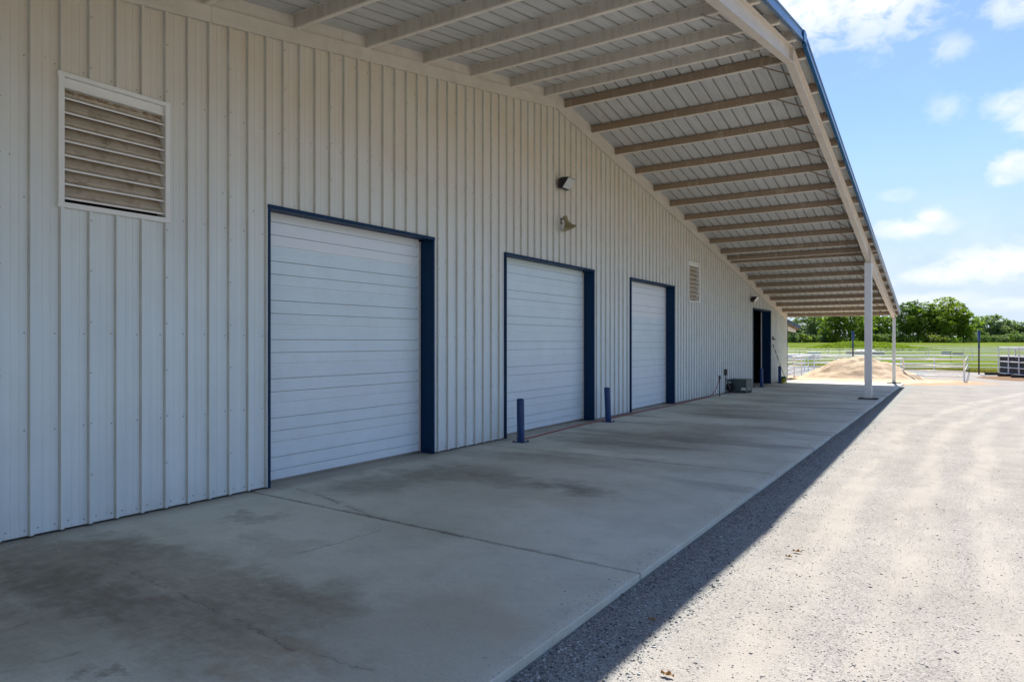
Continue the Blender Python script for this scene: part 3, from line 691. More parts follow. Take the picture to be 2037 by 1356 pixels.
# louvred vents
def louver(y0, y1, z0, z1):
    d = bpy.data.objects.new('louver_vent', None); COL.objects.link(d); d.parent = barn; d.matrix_parent_inverse = barn.matrix_basis.inverted()
    fw = .062; xf = WX + .055
    mb = MB(); mb.box(WX - .14, xf, y0, y0 + fw, z0, z1); mb.box(WX - .14, xf, y1 - fw, y1, z0, z1)
    mb.box(WX - .14, xf + .003, y0 - .006, y1 + .006, z0 - .004, z0 + fw * .9); mb.box(WX - .14, xf + .003, y0 - .006, y1 + .006, z1 - fw * .75, z1 + .004)
    mb.build('frame', M['louver_edge'], d, None, .003)
    a, b = y0 + fw + .002, y1 - fw - .002; zi0, zi1 = z0 + fw, z1 - fw * .75
    mb = MB(); mb.box(WX - .10, WX + .010, a, b, zi1 - .10, zi1 - .002); mb.box(WX - .10, WX + .03, a, b, zi1 - .118, zi1 - .101); mb.build('head_panel', M['louver_edge'], d)
    pit = (zi1 - .118 - zi0) / 8.0; proto = None
    for k in range(8):
        zz = zi0 + .035 + pit * k
        if proto is None:
            mb = MB(); pr = [(0, -.0), (0, .020), (-.030, .050), (-.045, .054), (-.052, .085), (-.066, .088), (-.112, .186)]
            A = [(px, a, h) for px, h in pr]; B = [(px, b, h) for px, h in pr]
            mb.strip(A[:2], B[:2], 1); mb.strip(A[1:3], B[1:3], 0); mb.strip(A[2:4], B[2:4], 1); mb.strip(A[3:], B[3:], 0)
            A2 = [(px - .003, a, h - .002) for px, h in pr]; B2 = [(px - .003, b, h - .002) for px, h in pr]
            mb.strip(B2, A2, 0)
            proto = mb.mesh('blade', [M['louver'], M['louver_edge']])
        o = bpy.data.objects.new('blade', proto); COL.objects.link(o); o.parent = d; o.location = (WX + .022, 0, zz)
    MB().box(WX - .15, WX - .141, y0 + .01, y1 - .01, z0 + .01, z1 - .01).build('backing', M['dark'], d)
    nb = MB()
    for q in range(120):
        yy = random.uniform(a + .02, b - .03); s = random.uniform(.008, .022); zt2 = zi0 + .035 + pit * 7 + random.uniform(.04, .12)
        nb.box(WX - .075, WX - .075 + s * 2, yy, yy + s * 1.6, zt2, zt2 + s)
    n_ = nb.build('mud_nest', M['nest'], d); n_['kind'] = 'stuff'
for L in LOUV: louver(*L)

# ------------------------------------------------------------------ wall fittings (each a thing)
def floodlight(y, z, label, s=1.0):
    t = thing('flood_light', (WX + .03, y, z), label, 'flood light', 'wall flood lights')
    mb = MB(); mb.tube([(0, 0, 0), (.035, 0, 0)], .075 * s, 14); mb.tube([(.035, 0, 0), (.09, 0, .005)], .03 * s, 10); local(mb, 'mount', M['black'], t)
    b = MB(); w2 = .19 * s
    P = [(.07, -.12 * s), (.07, .12 * s), (.16, .15 * s), (.34 * s, .135 * s), (.16, -.12 * s)]
    vs = [(px, yy, pz) for yy in (-w2, w2) for px, pz in P]
    b.add(vs, [(0, 4, 3, 2, 1), (5, 6, 7, 8, 9), (0, 1, 6, 5), (1, 2, 7, 6), (2, 3, 8, 7), (3, 4, 9, 8), (4, 0, 5, 9)])
    for q in range(7): b.box(.045, .068, -w2 + .03 + q * .05, -w2 + .036 + q * .05, -.10 * s, .12 * s)
    local(b, 'housing', M['black'], t, None, .004)
    # sloping glass face, proud of the housing
    g = MB(); n_ = Vector((.255, 0, -.18)).normalized() * .004
    p0 = Vector((.34 * s, 0, .118 * s)) + n_; p1 = Vector((.175, 0, -.105 * s)) + n_
    g.add([(p0.x, -w2 + .012, p0.z), (p0.x, w2 - .012, p0.z), (p1.x, w2 - .012, p1.z), (p1.x, -w2 + .012, p1.z)] + [(p0.x - .01, -w2 + .012, p0.z), (p0.x - .01, w2 - .012, p0.z), (p1.x - .01, w2 - .012, p1.z), (p1.x - .01, -w2 + .012, p1.z)],
          [(0, 1, 2, 3), (7, 6, 5, 4), (0, 4, 5, 1), (2, 6, 7, 3), (0, 3, 7, 4), (1, 5, 6, 2)]); local(g, 'lens', M['lens'], t)
    return t
floodlight(15.35, 6.12, 'black wall flood light with a frosted lens above the brass coloured horn speaker')
floodlight(34.6, 4.20, 'black wall flood light beside the open dark doorway near the far corner')
# horn speaker
t = thing('horn_speaker', (WX + .03, 15.38, 5.20), 'weathered tan horn speaker pointing down from a bracket below the flood light', 'speaker')
mb = MB(); mb.box(0, .012, -.035, .035, -.07, .09); mb.tube([(.006, 0, .06), (.16, 0, .06)], .014, 8); mb.tube([(.006, 0, -.04), (.07, 0, -.05)], .01, 8); local(mb, 'bracket', M['iron'], t)
mb = MB(); prof = [(.045, .13), (.055, .10), (.050, .06), (.050, 0), (.062, -.05), (.085, -.10), (.125, -.15), (.18, -.19), (.20, -.20)]
ax = Vector((.36, .16, -1)).normalized(); o_ = Vector((.17, 0, .0)); e1 = ax.cross(Vector((0, 1, 0))).normalized(); e2 = ax.cross(e1)
rings = []
for r_, h in prof:
    rings.append([o_ + ax * (-h) + e1 * r_ * 1.0 * math.cos(2 * math.pi * k / 20) + e2 * r_ * 1.0 * math.sin(2 * math.pi * k / 20) for k in range(20)])
vs = [tuple(p) for rg in rings for p in rg]; fs = [(i * 20 + k, i * 20 + (k + 1) % 20, (i + 1) * 20 + (k + 1) % 20, (i + 1) * 20 + k) for i in range(len(prof) - 1) for k in range(20)]
mb.add(vs, fs, 0, True); mb.add(vs[:20], [tuple(range(20))]); h_ = local(mb, 'bell', M['horn'], t); md = h_.modifiers.new('s', 'SOLIDIFY'); md.thickness = .006
mb = MB(); mb.tube([tuple(o_ + ax * (-.115)), tuple(o_ + ax * (-.075))], .062, 16); local(mb, 'collar', M['horn'], t)
# small black box by the doorway
t = thing('wall_keypad', (WX + .03, 39.27, 2.34), 'small black box fixed to the wall above the leaning pole', 'wall box')
mb = MB(); mb.box(0, .06, -.09, .09, -.08, .10); local(mb, 'housing', M['black'], t, None, .008); mb = MB(); mb.tube([(.06, .03, -.02), (.13, .05, -.07)], .03, 8); local(mb, 'sensor', M['black'], t)

# ------------------------------------------------------------------ bollards
def bollard(x, y, label, lean=0, h=.94):
    t = thing('bollard', (x, y, gz(y)), label, 'bollard', 'blue steel bollards along the wall')
    mb = MB(); r = .082; pts = [(0, 0, .012), (lean * .5, 0, h * .5), (lean, 0, h - .03), (lean, 0, h - .012), (lean, 0, h - .003), (lean, 0, h)]
    mb.tube(pts, [r, r, r, r * .93, r * .7, r * .2], 24); local(mb, 'pipe', M['bollard'], t)
    mb = MB(); mb.box(-.14, .14, -.14, .14, .0005, .012); local(mb, 'base_plate', M['bollard'], t, None, .003)
    mb = MB()
    for sx in (-1, 1):
        for sy in (-1, 1): mb.tube([(sx * .11, sy * .11, .012), (sx * .11, sy * .11, .045)], .011, 6); mb.tube([(sx * .11, sy * .11, .012), (sx * .11, sy * .11, .022)], .02, 6)
    local(mb, 'anchor_bolts', M['iron'], t)
    return t
bollard(-7.93, 12.62, 'blue steel bollard in front of the middle roll-up door, nearest the camera', -.012)
bollard(-7.99, 17.2, 'blue steel bollard between the middle and the far roll-up doors', -.04)
bollard(-8.12, 35.2, 'blue steel bollard standing in front of the open dark doorway')
bollard(-8.13, 39.45, 'dark blue steel bollard beside the green and yellow bucket')

# ------------------------------------------------------------------ hose and hydrant
t = thing('yard_hydrant', (-8.13, 28.15, gz(28)), 'thin dark yard hydrant pipe standing near the wall with a red hose on it', 'hydrant')
mb = MB(); mb.tube([(0, 0, 0), (0, 0, .74)], .022, 10); local(mb, 'standpipe', M['iron'], t)
mb = MB(); mb.box(-.035, .035, -.03, .03, .70, .84); mb.tube([(0, 0, .76), (0, -.09, .74), (0, -.10, .68)], .020, 8); mb.bar((0, 0, .83), (0, .12, .78), .02, .015); local(mb, 'valve_head', M['iron'], t)
pts = [(-8.13, 28.05, .68 + gz(28)), (-8.15, 27.95, .50 + gz(28)), (-8.20, 27.75, .25 + gz(28)), (-8.28, 27.4, .06 + gz(28)), (-8.34, 26.8, .018 + gz(27)), (-8.30, 25, .018 + gz(25)), (-8.24, 23.1, .018 + gz(23)), (-8.29, 21, .018 + gz(21)), (-8.28, 19.3, .018 + gz(19.3)),
       (-8.25, 17.4, .018 + gz(17.4)), (-8.20, 15.4, .018 + gz(15)), (-8.10, 13.9, .018 + gz(13.9)), (-8.06, 13.1, .018 + gz(13)), (-8.08, 12.85, .018 + gz(13)), (-8.22, 12.9, .018 + gz(13))]
sm = []
for i in range(len(pts) - 1):
    p0, p1, p2, p3 = [Vector(pts[max(0, min(len(pts) - 1, i + o))]) for o in (-1, 0, 1, 2)]
    for q in range(8):
        u = q / 8; sm.append(.5 * ((2 * p1) + (-p0 + p2) * u + (2 * p0 - 5 * p1 + 4 * p2 - p3) * u * u + (-p0 + 3 * p1 - 3 * p2 + p3) * u ** 3))
sm.append(Vector(pts[-1]))
tag(MB().tube(sm, .013, 8).build('garden_hose', M['hose']), 'red hose lying along the foot of the wall from the hydrant to the near bollard', 'hose')
t = thing('disconnect_pipe', (-8.40, 30.0, gz(30)), 'dark upright conduit with a small switch box on the wall behind the cabinet', 'conduit')
mb = MB(); mb.tube([(0, 0, 0), (0, 0, .78)], .02, 8); local(mb, 'conduit', M['iron'], t)
mb = MB(); mb.box(-.05, .05, -.06, .06, .78, 1.04); local(mb, 'switch_box', M['iron'], t, None, .006)
mb = MB(); mb.tube([(0.02, 0.02, .62), (.10, .12, .35), (.12, .2, .2), (.10, .45, .16)], .016, 8); local(mb, 'cable', M['steel'], t)

# ------------------------------------------------------------------ air conditioning cabinet
t = thing('air_conditioner', (-8.02, 31.05, gz(31)), 'dark green metal air conditioning cabinet lying on the concrete against the wall', 'air conditioner')
mb = MB(); mb.box(-.42, .36, -.55, .50, .06, .56); local(mb, 'cabinet', M['ac'], t, None, .012)
mb = MB(); mb.box(-.44, .38, -.57, .52, .562, .585); local(mb, 'lid', M['ac'], t, None, .006)
mb = MB(); mb.box(-.40, .34, -.50, -.42, 0, .06); mb.box(-.40, .34, .38, .46, 0, .06); local(mb, 'skid', M['iron'], t)
mb = MB(); mb.box(.14, .33, -.556, -.551, .13, .24); mb.box(-.40, -.30, -.556, -.551, .36, .48); mb.box(.361, .366, -.12, .0, .14, .21); local(mb, 'sticker', M['label'], t)
mb = MB()
for q in range(5): mb.box(-.28 + q * .012, -.28 + q * .012 + .004, -.557, -.551, .14, .50)
mb.box(.361, .366, -.50, -.10, .45, .455); mb.box(.361, .366, .02, .025, .08, .54); mb.box(-.02, -.015, -.557, -.551, .08, .54); local(mb, 'seam', M['black'], t)
mb = MB(); mb.tube([(-.30, -.60, .26), (-.30, -.76, .26)], .17, 20); mb.tube([(-.30, -.76, .26), (-.30, -.80, .26)], .12, 16); local(mb, 'blower_outlet', M['black'], t)

# ------------------------------------------------------------------ leaning pole and bucket
t = thing('leaning_pole', (-7.69, 39.15, gz(39)), 'long thin banded pole leaning against the wall near the far corner', 'pole')
a = Vector((0, 0, .01)); b_ = Vector((-.74, -.03, 2.12)); mb = MB(); mb.tube([a, b_], .016, 8); local(mb, 'shaft', M['pole'], t)
mb = MB()
for f0, f1 in ((0, .06), (.13, .17), (.30, .33), (.47, .49), (.60, .72), (.78, .84), (.93, 1.0)): mb.tube([a.lerp(b_, f0), a.lerp(b_, f1)], .021, 8)
local(mb, 'dark_band', M['black'], t)
t = thing('bucket', (-7.98, 39.62, gz(39.6)), 'yellow plastic bucket with a green rim standing beside the far bollard', 'bucket')
mb = MB(); mb.tube([(0, 0, .002), (0, 0, .26)], [.125, .148], 20); local(mb, 'body', M['bucket_y'], t)
mb = MB(); mb.tube([(0, 0, .26), (0, 0, .285), (0, 0, .36)], [.152, .158, .162], 20, caps=False); mb.tube([(0, 0, .27), (0, 0, .272)], .145, 20); local(mb, 'rim', M['bucket_g'], t)

# ------------------------------------------------------------------ sand pile
def sand_mat():
    m, n, b = material('pale_sand'); p = n.pos()
    f = n.noise(p, 1.3, 7, .65); f2 = n.noise(p, 9, 6, .7)
    c = n.mix(n.ramp(f, .3, .7), (.54, .41, .275), (.65, .52, .37)); c = n.mix(n.ramp(f2, .55, .8, 0, .5), c, (.36, .24, .15))
    n.put(b.inputs['Base Color'], c); b.inputs['Roughness'].default_value = .95; b.inputs['Specular IOR Level'].default_value = .15
    n.put(b.inputs['Normal'], n.bump(n.math('ADD', f, n.math('MULTIPLY', f2, .4)), .7, .10)); return m
M['sand'] = sand_mat()
def sandz(x, y):
    d = math.hypot((x + 5.35) / 3.55, (y - 49.0) / 3.1); z = 0.0
    z = 1.60 * (1 - math.sqrt(min(d, 1) ** 2 + .012) / 1.006) if d < 1 else 0
    z += .13 * math.exp(-(((x + 5.0) / 4.4) ** 2 + ((y - 47.5) / 3.0) ** 2) * 1.4)
    d2 = math.hypot((x + 3.7) / 2.2, (y - 48.7) / 1.9); z = max(z, 1.02 * max(0, 1 - d2))
    n_ = mnoise.fractal(Vector((x * .9, y * .9, .3)), 1.0, 2.0, 6) * .26 * min(1, z * 2)
    return gz(y) - .045 + z + n_ - .012
o = grid_sheet(np.arange(-10.5, 1.5, .12), np.arange(43.4, 54, .12), lambda x, y: sandz(x, y), 'sand_pile', M['sand'], None)
tag(o, 'low pile of pale tan sand heaped just beyond the end of the concrete', 'sand pile')

# ------------------------------------------------------------------ fences
def fence(name, pts, hts, spacing, label, r=.040, pr=.042, post_h=None, group='white pipe rail fences'):
    x0, y0 = pts[0]; t = thing(name, (x0, y0, terrain(x0, y0)), label, 'fence', group)
    for a, b in zip(pts[:-1], pts[1:]):
        A = Vector(a + (0,)); B = Vector(b + (0,)); L = (B - A).length; k = max(1, round(L / spacing))
        P = [A.lerp(B, i / k) for i in range(k + 1)]
        for h in hts:
            mb = MB(); mb.tube([(p.x - x0, p.y - y0, terrain(p.x, p.y) - terrain(x0, y0) + h) for p in P], r, 8); local(mb, 'rail', M['fence'], t)
        me = None
        for i, p in enumerate(P):
            if i == 0 and a != pts[0]: continue
            if me is None: me = MB().tube([(0, 0, -.1), (0, 0, (post_h or hts[-1] + .03))], pr, 8).mesh('post', M['fence'])
            o = bpy.data.objects.new('post', me); COL.objects.link(o); o.parent = t; o.location = (p.x - x0, p.y - y0, terrain(p.x, p.y) - terrain(x0, y0))
    return t
fence('pipe_fence', [(.32, 47.7), (-2.8, 48.75), (-5.0, 51.4), (-8.7, 53.6)], [.25, .55, .87, 1.24], 60, 'white pipe fence with four rails directly behind the sand pile', post_h=1.30)
fence('pipe_fence', [(.36, 48.0), (.68, 65.2)], [.60, 1.2], 17, 'white pipe fence running away from the camera to the right of the sand pile', r=.016, pr=.028)
fence('pipe_fence', [(-8.95, 45.2), (-9.15, 56.5)], [.22, .5, .78, 1.05, 1.3], 2.8, 'white pipe fence running away from the corner of the barn')
fence('pipe_fence', [(-15, 58.4), (.68, 65.35), (12, 70.2)], [.30, .60, .90, 1.22], 2.45, 'long white pipe fence across the back of the yard where the gravel ends')
fence('pipe_fence', [(-60, 97), (-8, 119), (40, 139)], [.3, .6, .95, 1.25], 4.6, 'white pipe fence in the field in front of the grassy mound', r=.040, pr=.055)
fence('pipe_fence', [(-48, 82), (-8, 97), (30, 111)], [.35, .75, 1.15], 4.8, 'white pipe fence crossing the near part of the field', r=.034, pr=.045)
fence('pipe_fence', [(-90, 176), (-38, 196)], [.3, .6, .9, 1.3], 6, 'white pipe fence far out in the field to the left of the mound', r=.05, pr=.07)
fence('pipe_fence', [(-20, 204), (60, 236)], [.3, .6, .9, 1.3], 6, 'white pipe fence far out in the field to the right of the mound', r=.05, pr=.07)
# ------------------------------------------------------------------ poles in the yard
def yard_pole(x, y, top, label):
    t = thing('yard_pole', (x, y, terrain(x, y)), label, 'pole', 'blue topped poles in the yard')
    h = top - terrain(x, y)
    mb = MB(); mb.tube([(0, 0, -.05), (0, 0, h * .60)], .052, 10); local(mb, 'pipe', M['post_rust'], t)
    mb = MB(); mb.tube([(0, 0, h * .58), (0, 0, h * .78)], .062, 10); mb.tube([(0, 0, h * .78), (0, 0, h), (0, 0, h + .01)], [.09, .09, .03], 12); local(mb, 'sleeve', M['post_blue'], t)
yard_pole(1.30, 60.2, 2.98, 'tall blue topped pole standing in the yard left of the feeder')
yard_pole(-6.9, 60.0, 3.0, 'tall blue topped pole standing behind the sand pile')
t = thing('marker_post', (-.6, 88, terrain(-.6, 88)), 'thin dark marker stake standing alone in the field', 'stake')
mb = MB(); mb.tube([(0, 0, 0), (0, 0, 1.35)], .025, 6); local(mb, 'stake', M['post_rust'], t)

# ------------------------------------------------------------------ hay feeder on skids
t = thing('hay_feeder', (2.95, 58.6, gz(58.6)), 'white pipe livestock feeder lined with black panels, standing on dark timber skids', 'feeder')
fa = Vector((-.55, .9, 0)); fb = Vector((.95, -3.2, 0)); fc = Vector((4.2, -2.0, 0)); fd = Vector((2.7, 2.1, 0))
def ring(h, r=.03):
    mb = MB(); q = [p + Vector((0, 0, h)) for p in (fa, fb, fc, fd)]
    pts = []
    for i in range(4):
        p, n_, pv = q[i], q[(i + 1) % 4], q[i - 1]
        pts += [p + (pv - p).normalized() * .22, p + (pv - p).normalized() * .07 + (n_ - p).normalized() * .07, p + (n_ - p).normalized() * .22]
    pts.append(pts[0]); mb.tube(pts, r, 8); return mb
for h in (.14, .55, .95, 1.32, 1.92): local(ring(h, .032), 'rail', M['fence'], t)
local(ring(1.83, .03), 'rail', M['fence'], t)
for p, q in ((fa, fb), (fb, fc), (fc, fd), (fd, fa)):
    k = 3 if (q - p).length > 3.4 else 3
    for i in range(k):
        pp = p.lerp(q, (i + .06) / k); mb = MB(); mb.tube([pp + Vector((0, 0, .12)), pp + Vector((0, 0, 1.95))], .04, 8); local(mb, 'upright', M['fence'], t)
def inset(p, m_=.12): c = (fa + fb + fc + fd) / 4; return p + (c - p).normalized() * m_
for p, q in ((fa, fb), (fb, fc), (fc, fd), (fd, fa)):
    p, q = inset(p), inset(q)
    for k in range(2):
        u, v = p.lerp(q, k / 2 + .01), p.lerp(q, (k + 1) / 2 - .01); mb = MB(); mb.bar(u + Vector((0, 0, .70)), v + Vector((0, 0, .70)), .03, 1.12); local(mb, 'liner_panel', M['rubber'], t)
for s in (.05, .5, .93):
    p = fa.lerp(fb, s); q = fd.lerp(fc, s); d_ = (q - p).normalized(); mb = MB(); mb.bar(p - d_ * .9 + Vector((0, 0, .07)), q + d_ * .2 + Vector((0, 0, .07)), .2, .17); local(mb, 'skid', M['tie'], t, None, .01)
t = thing('gate_post', (3.17, 47.2, gz(47.2)), 'white steel post at the right edge of the view in front of the feeder', 'post')
mb = MB(); mb.box(-.05, .05, -.05, .05, 0, 1.36); local(mb, 'shaft', M['fence'], t, None, .006); mb = MB(); mb.box(-.056, .056, -.056, .056, 1.36, 1.375); local(mb, 'cap', M['fence'], t)

# ------------------------------------------------------------------ low things in the field
def low_shed(name, x, y, wd, dp, h, label, cat, roof):
    t = thing(name, (x, y, terrain(x, y)), label, cat)
    mb = MB(); mb.box(-wd / 2, wd / 2, -dp / 2, dp / 2, .0, h * .62); local(mb, 'body', M['black'] if roof else M['rubber'], t)
    mb = MB(); hh = h * .62
    mb.add([(-wd / 2 - .1, -dp / 2 - .1, hh), (wd / 2 + .1, -dp / 2 - .1, hh), (wd / 2 + .1, dp / 2 + .1, hh), (-wd / 2 - .1, dp / 2 + .1, hh), (-wd * .15, 0, h), (wd * .15, 0, h)], [(0, 1, 5, 4), (1, 2, 5), (2, 3, 4, 5), (3, 0, 4), (3, 2, 1, 0)]); local(mb, 'cover', M['clutter'], t)
low_shed('covered_trough', -14.3, 142, 6.2, 2.0, .85, 'long low white covered trough in the field left of the second post', 'trough', True)
t = thing('water_tank', (-1.75, 149, terrain(0, 149)), 'dark low box with a white band standing in the middle of the field', 'tank')
mb = MB(); mb.box(-.75, .75, -.5, .5, 0, .22); mb.box(-.75, .75, -.5, .5, .42, .72); local(mb, 'body', M['rubber'], t); mb = MB(); mb.box(-.77, .77, -.52, .52, .222, .418); local(mb, 'band', M['clutter'], t)
t = thing('feed_bunk', (.1, 150.5, terrain(0, 150)), 'flat dark feed bunk lying in the field beside the dark box', 'feed bunk')
mb = MB(); mb.box(-.9, .9, -.35, .35, 0, .25); mb.box(-.9, .9, -.35, -.28, .25, .36); mb.box(-.9, .9, .28, .35, .25, .36); local(mb, 'trough', M['rubber'], t)
for k, (x_, y_, w_, d_, h_, lab) in enumerate([(-19.0, 98.5, 3.6, 1.4, .75, 'stack of white sheets in the field near the corner of the barn'), (-16.6, 102, 1.6, 1.2, .95, 'short stack of white sheets right of the longer stack in the field')]):
    t = thing('sheet_stack', (x_, y_, terrain(x_, y_)), lab, 'sheets', 'white sheet stacks')
    for q in range(6):
        mb = MB(); j = random.uniform(-.12, .12); mb.box(-w_ / 2 + j, w_ / 2 + j, -d_ / 2, d_ / 2, h_ * q / 6 + .005, h_ * (q + 1) / 6 - .02); local(mb, 'sheet', M['clutter'], t)

# ------------------------------------------------------------------ vegetation
def leaf_mat(name, a, b_, tr=.35):
    m, n, b = material(name); p = n.pos()
    rnd = n.new('ShaderNodeNewGeometry').outputs['Random Per Island']
    c = n.mix(rnd, a, b_); f = n.noise(p, .35, 4); c = n.mix(n.ramp(f, .35, .7, 0, .5), c, tuple(q * .62 for q in a))
    n.put(b.inputs['Base Color'], c); b.inputs['Roughness'].default_value = .6; b.inputs['Specular IOR Level'].default_value = .3
    tl = n.new('ShaderNodeBsdfTranslucent'); n.put(tl.inputs[0], n.mix(1, c, (1.3, 1.5, .5), 'MULTIPLY'))
    mx = n.new('ShaderNodeMixShader'); mx.inputs[0].default_value = tr; out = n.n['Material Output']
    n.l.new(b.outputs[0], mx.inputs[1]); n.l.new(tl.outputs[0], mx.inputs[2]); n.l.new(mx.outputs[0], out.inputs[0]); return m
LEAF = [leaf_mat('leaf_green', (.17, .25, .035), (.24, .33, .05), .58), leaf_mat('leaf_dark', (.115, .19, .055), (.165, .25, .07), .55), leaf_mat('leaf_light', (.20, .27, .03), (.28, .34, .05), .6),
        leaf_mat('leaf_hazed', (.16, .235, .13), (.22, .29, .155), .55), leaf_mat('leaf_tall_grass', (.17, .24, .04), (.27, .31, .07), .5)]  # the bluish leaf colour carries the haze of distance
BARK = simple('bark', (.075, .06, .045), .9, var=.3, scale=2)
def quads(P, S, N):
    """arrays of centres, sizes, normals -> verts/faces"""
    n_ = len(P); N = N / np.linalg.norm(N, axis=1)[:, None]
    ref = rng.normal(size=(n_, 3)); A = np.cross(N, ref); A /= np.linalg.norm(A, axis=1)[:, None]; B = np.cross(N, A)
    s = S[:, None]; ar = rng.uniform(.45, .9, (n_, 1))
    V = np.stack([P - A * s * .9, P + B * s * ar * .8, P + A * s, P - B * s * ar], 1).reshape(-1, 3)
    F = np.arange(n_ * 4).reshape(-1, 4); return V, F
def np_mesh(name, V, F, mat):
    me = bpy.data.meshes.new(name); me.vertices.add(len(V)); me.vertices.foreach_set('co', V.astype(np.float32).ravel())
    k = F.shape[1]; me.loops.add(F.size); me.loops.foreach_set('vertex_index', F.astype(np.int32).ravel())
    me.polygons.add(len(F)); me.polygons.foreach_set('loop_start', np.arange(0, F.size, k, dtype=np.int32)); me.polygons.foreach_set('loop_total', np.full(len(F), k, dtype=np.int32))
    me.materials.append(mat); me.update(); me.validate(); return me
def tree(x, y, h, wd, leaf, label, nl=9, dens=1.0, low=.12, size=.42, cat='tree', name='tree', group='trees beyond the field'):
    z0 = terrain(x, y); t = thing(name, (x, y, z0), label, cat, group)
    mb = MB(); bend = random.uniform(-.3, .3)
    mb.tube([(0, 0, -.2), (bend * .3, 0, h * .25), (bend, .1, h * .5), (bend * 1.2, 0, h * .8)], [h * .022 + .05, h * .018 + .03, h * .011, h * .004], 8)
    lobes = []
    for k in range(nl):
        u = k / max(1, nl - 1); ang = k * 2.4 + random.uniform(-.4, .4)
        zc = h * (low + .12 + (.80 - low) * u * random.uniform(.85, 1.05)); prof = math.sin(math.pi * min(1, .28 + .66 * (1 - u))) ** .8
        rr = wd * .5 * prof * random.uniform(.35, .72); c = Vector((math.cos(ang) * rr, math.sin(ang) * rr, min(zc, h * .88)))
        R_ = wd * random.uniform(.17, .27) * (1.0 if u < .8 else .8); lobes.append((c, R_))
        mb.tube([(bend * .6, 0, max(h * .12, c.z * .55)), tuple(c * .55 + Vector((0, 0, c.z * .32))), tuple(c)], [h * .008 + .02, h * .005, h * .002], 6)
    lobes.append((Vector((0, 0, h * .88)), wd * .16)); lobes.append((Vector((0, 0, h * .5)), wd * .30))
    local(mb, 'trunk', BARK, t)
    Ps, Ns, Ss = [], [], []
    for c, R_ in lobes:
        # each lobe is itself a cluster of tufts
        nt_ = int(11 * max(1, R_ / 1.2)); d = rng.normal(size=(nt_, 3)) + np.array([0, -.25, .45]); d /= np.linalg.norm(d, axis=1)[:, None]
        tc = np.array(c) + d * (R_ * rng.uniform(.70, 1.10, (nt_, 1))) * np.array([1, 1, .78])
        for q in tc:
            m_ = int(10 * dens); e = rng.normal(size=(m_, 3)); e /= np.linalg.norm(e, axis=1)[:, None]
            tr_ = R_ * rng.uniform(.20, .40); p = q + e * tr_ * rng.uniform(.3, 1.0, (m_, 1)) * np.array([1, 1, .7])
            Ps.append(p); Ns.append(e * .6 + rng.normal(size=(m_, 3)) * .45 + np.array([0, 0, .95])); Ss.append(rng.uniform(.6, 1.2, m_) * size)
    V, F = quads(np.concatenate(Ps), np.concatenate(Ss), np.concatenate(Ns))
    o = bpy.data.objects.new('crown', np_mesh('crown', V, F, LEAF[leaf])); COL.objects.link(o); o.parent = t
    return t
_c, _s = math.cos(R(YAW)), math.sin(R(YAW))
def site(u, wdist):                       # plan position from a bearing and a distance
    a = (u - 1018.5) / 1371.0; return wdist * (-_s + _c * a), wdist * (_c + _s * a)
def htop(v, wdist, x, y): return 2.146 + (679.9 - v) / 1371.0 * wdist - terrain(x, y)
TREES = [  # bearing, distance, top, width, leaf, label
    (1583, 300, 646, 9, 3, 'hazy blue green tree beside the corner of the barn, leftmost of the far row'),
    (1566, 330, 640, 14, 1, 'dark tree partly hidden behind the corner of the barn'),
    (1612, 318, 622, 20, 3, 'hazy rounded tree behind the low bushes at the left end of the row'),
    (1638, 335, 612, 18, 1, 'dark tree rising behind the rounded tree at the left of the row'),
    (1661, 298, 616, 17, 0, 'bright leafy tree left of the white column'),
    (1692, 294, 612, 18, 0, 'broad green tree directly left of the white column'),
    (1716, 298, 622, 14, 0, 'green tree hidden mostly behind the white column'),
    (1747, 330, 620, 15, 1, 'dark tree seen between the two white columns'),
    (1772, 318, 628, 10, 0, 'lighter tree just left of the far white column'),
    (1803, 306, 601, 17, 1, 'tall dark tree just right of the far white column'),
    (1826, 300, 612, 15, 0, 'mid height green tree between two taller crowns'),
    (1850, 303, 603, 15, 0, 'pointed green tree left of the tallest tree'),
    (1888, 302, 592, 19, 2, 'tallest and brightest tree in the row, with a yellow green top'),
    (1872, 296, 628, 13, 0, 'low green crown in front of the tallest tree'),
    (1916, 300, 617, 16, 0, 'wide dark sided tree at the right shoulder of the tallest tree'),
    (1938, 385, 645, 12, 3, 'small distant tree right of the tall group'),
    (1966, 380, 630, 22, 3, 'distant rounded tree with an uneven top'),
    (1990, 372, 652, 14, 3, 'distant low tree between two rounded crowns'),
    (2011, 376, 641, 20, 3, 'distant rounded tree near the right edge of the row'),
    (2034, 372, 652, 16, 1, 'distant tree at the right edge of the picture'),
    (2062, 380, 648, 18, 3, 'distant tree just outside the right edge of the row'),
    (1730, 345, 632, 16, 3, 'hazy tree behind the white column'),
    (1952, 340, 660, 10, 1, 'small dark tree at the foot of the distant trees'),
    (2022, 340, 662, 10, 1, 'small dark tree under the distant crowns at the right')]
for (u, wd_, v, width, lf, lab) in TREES:
    x_, y_ = site(u, wd_); h_ = htop(v, wd_, x_, y_)
    tree(x_, y_, h_, width, lf, lab, nl=max(8, int(h_ * .8)), size=.50 if wd_ < 350 else .58, low=.06)
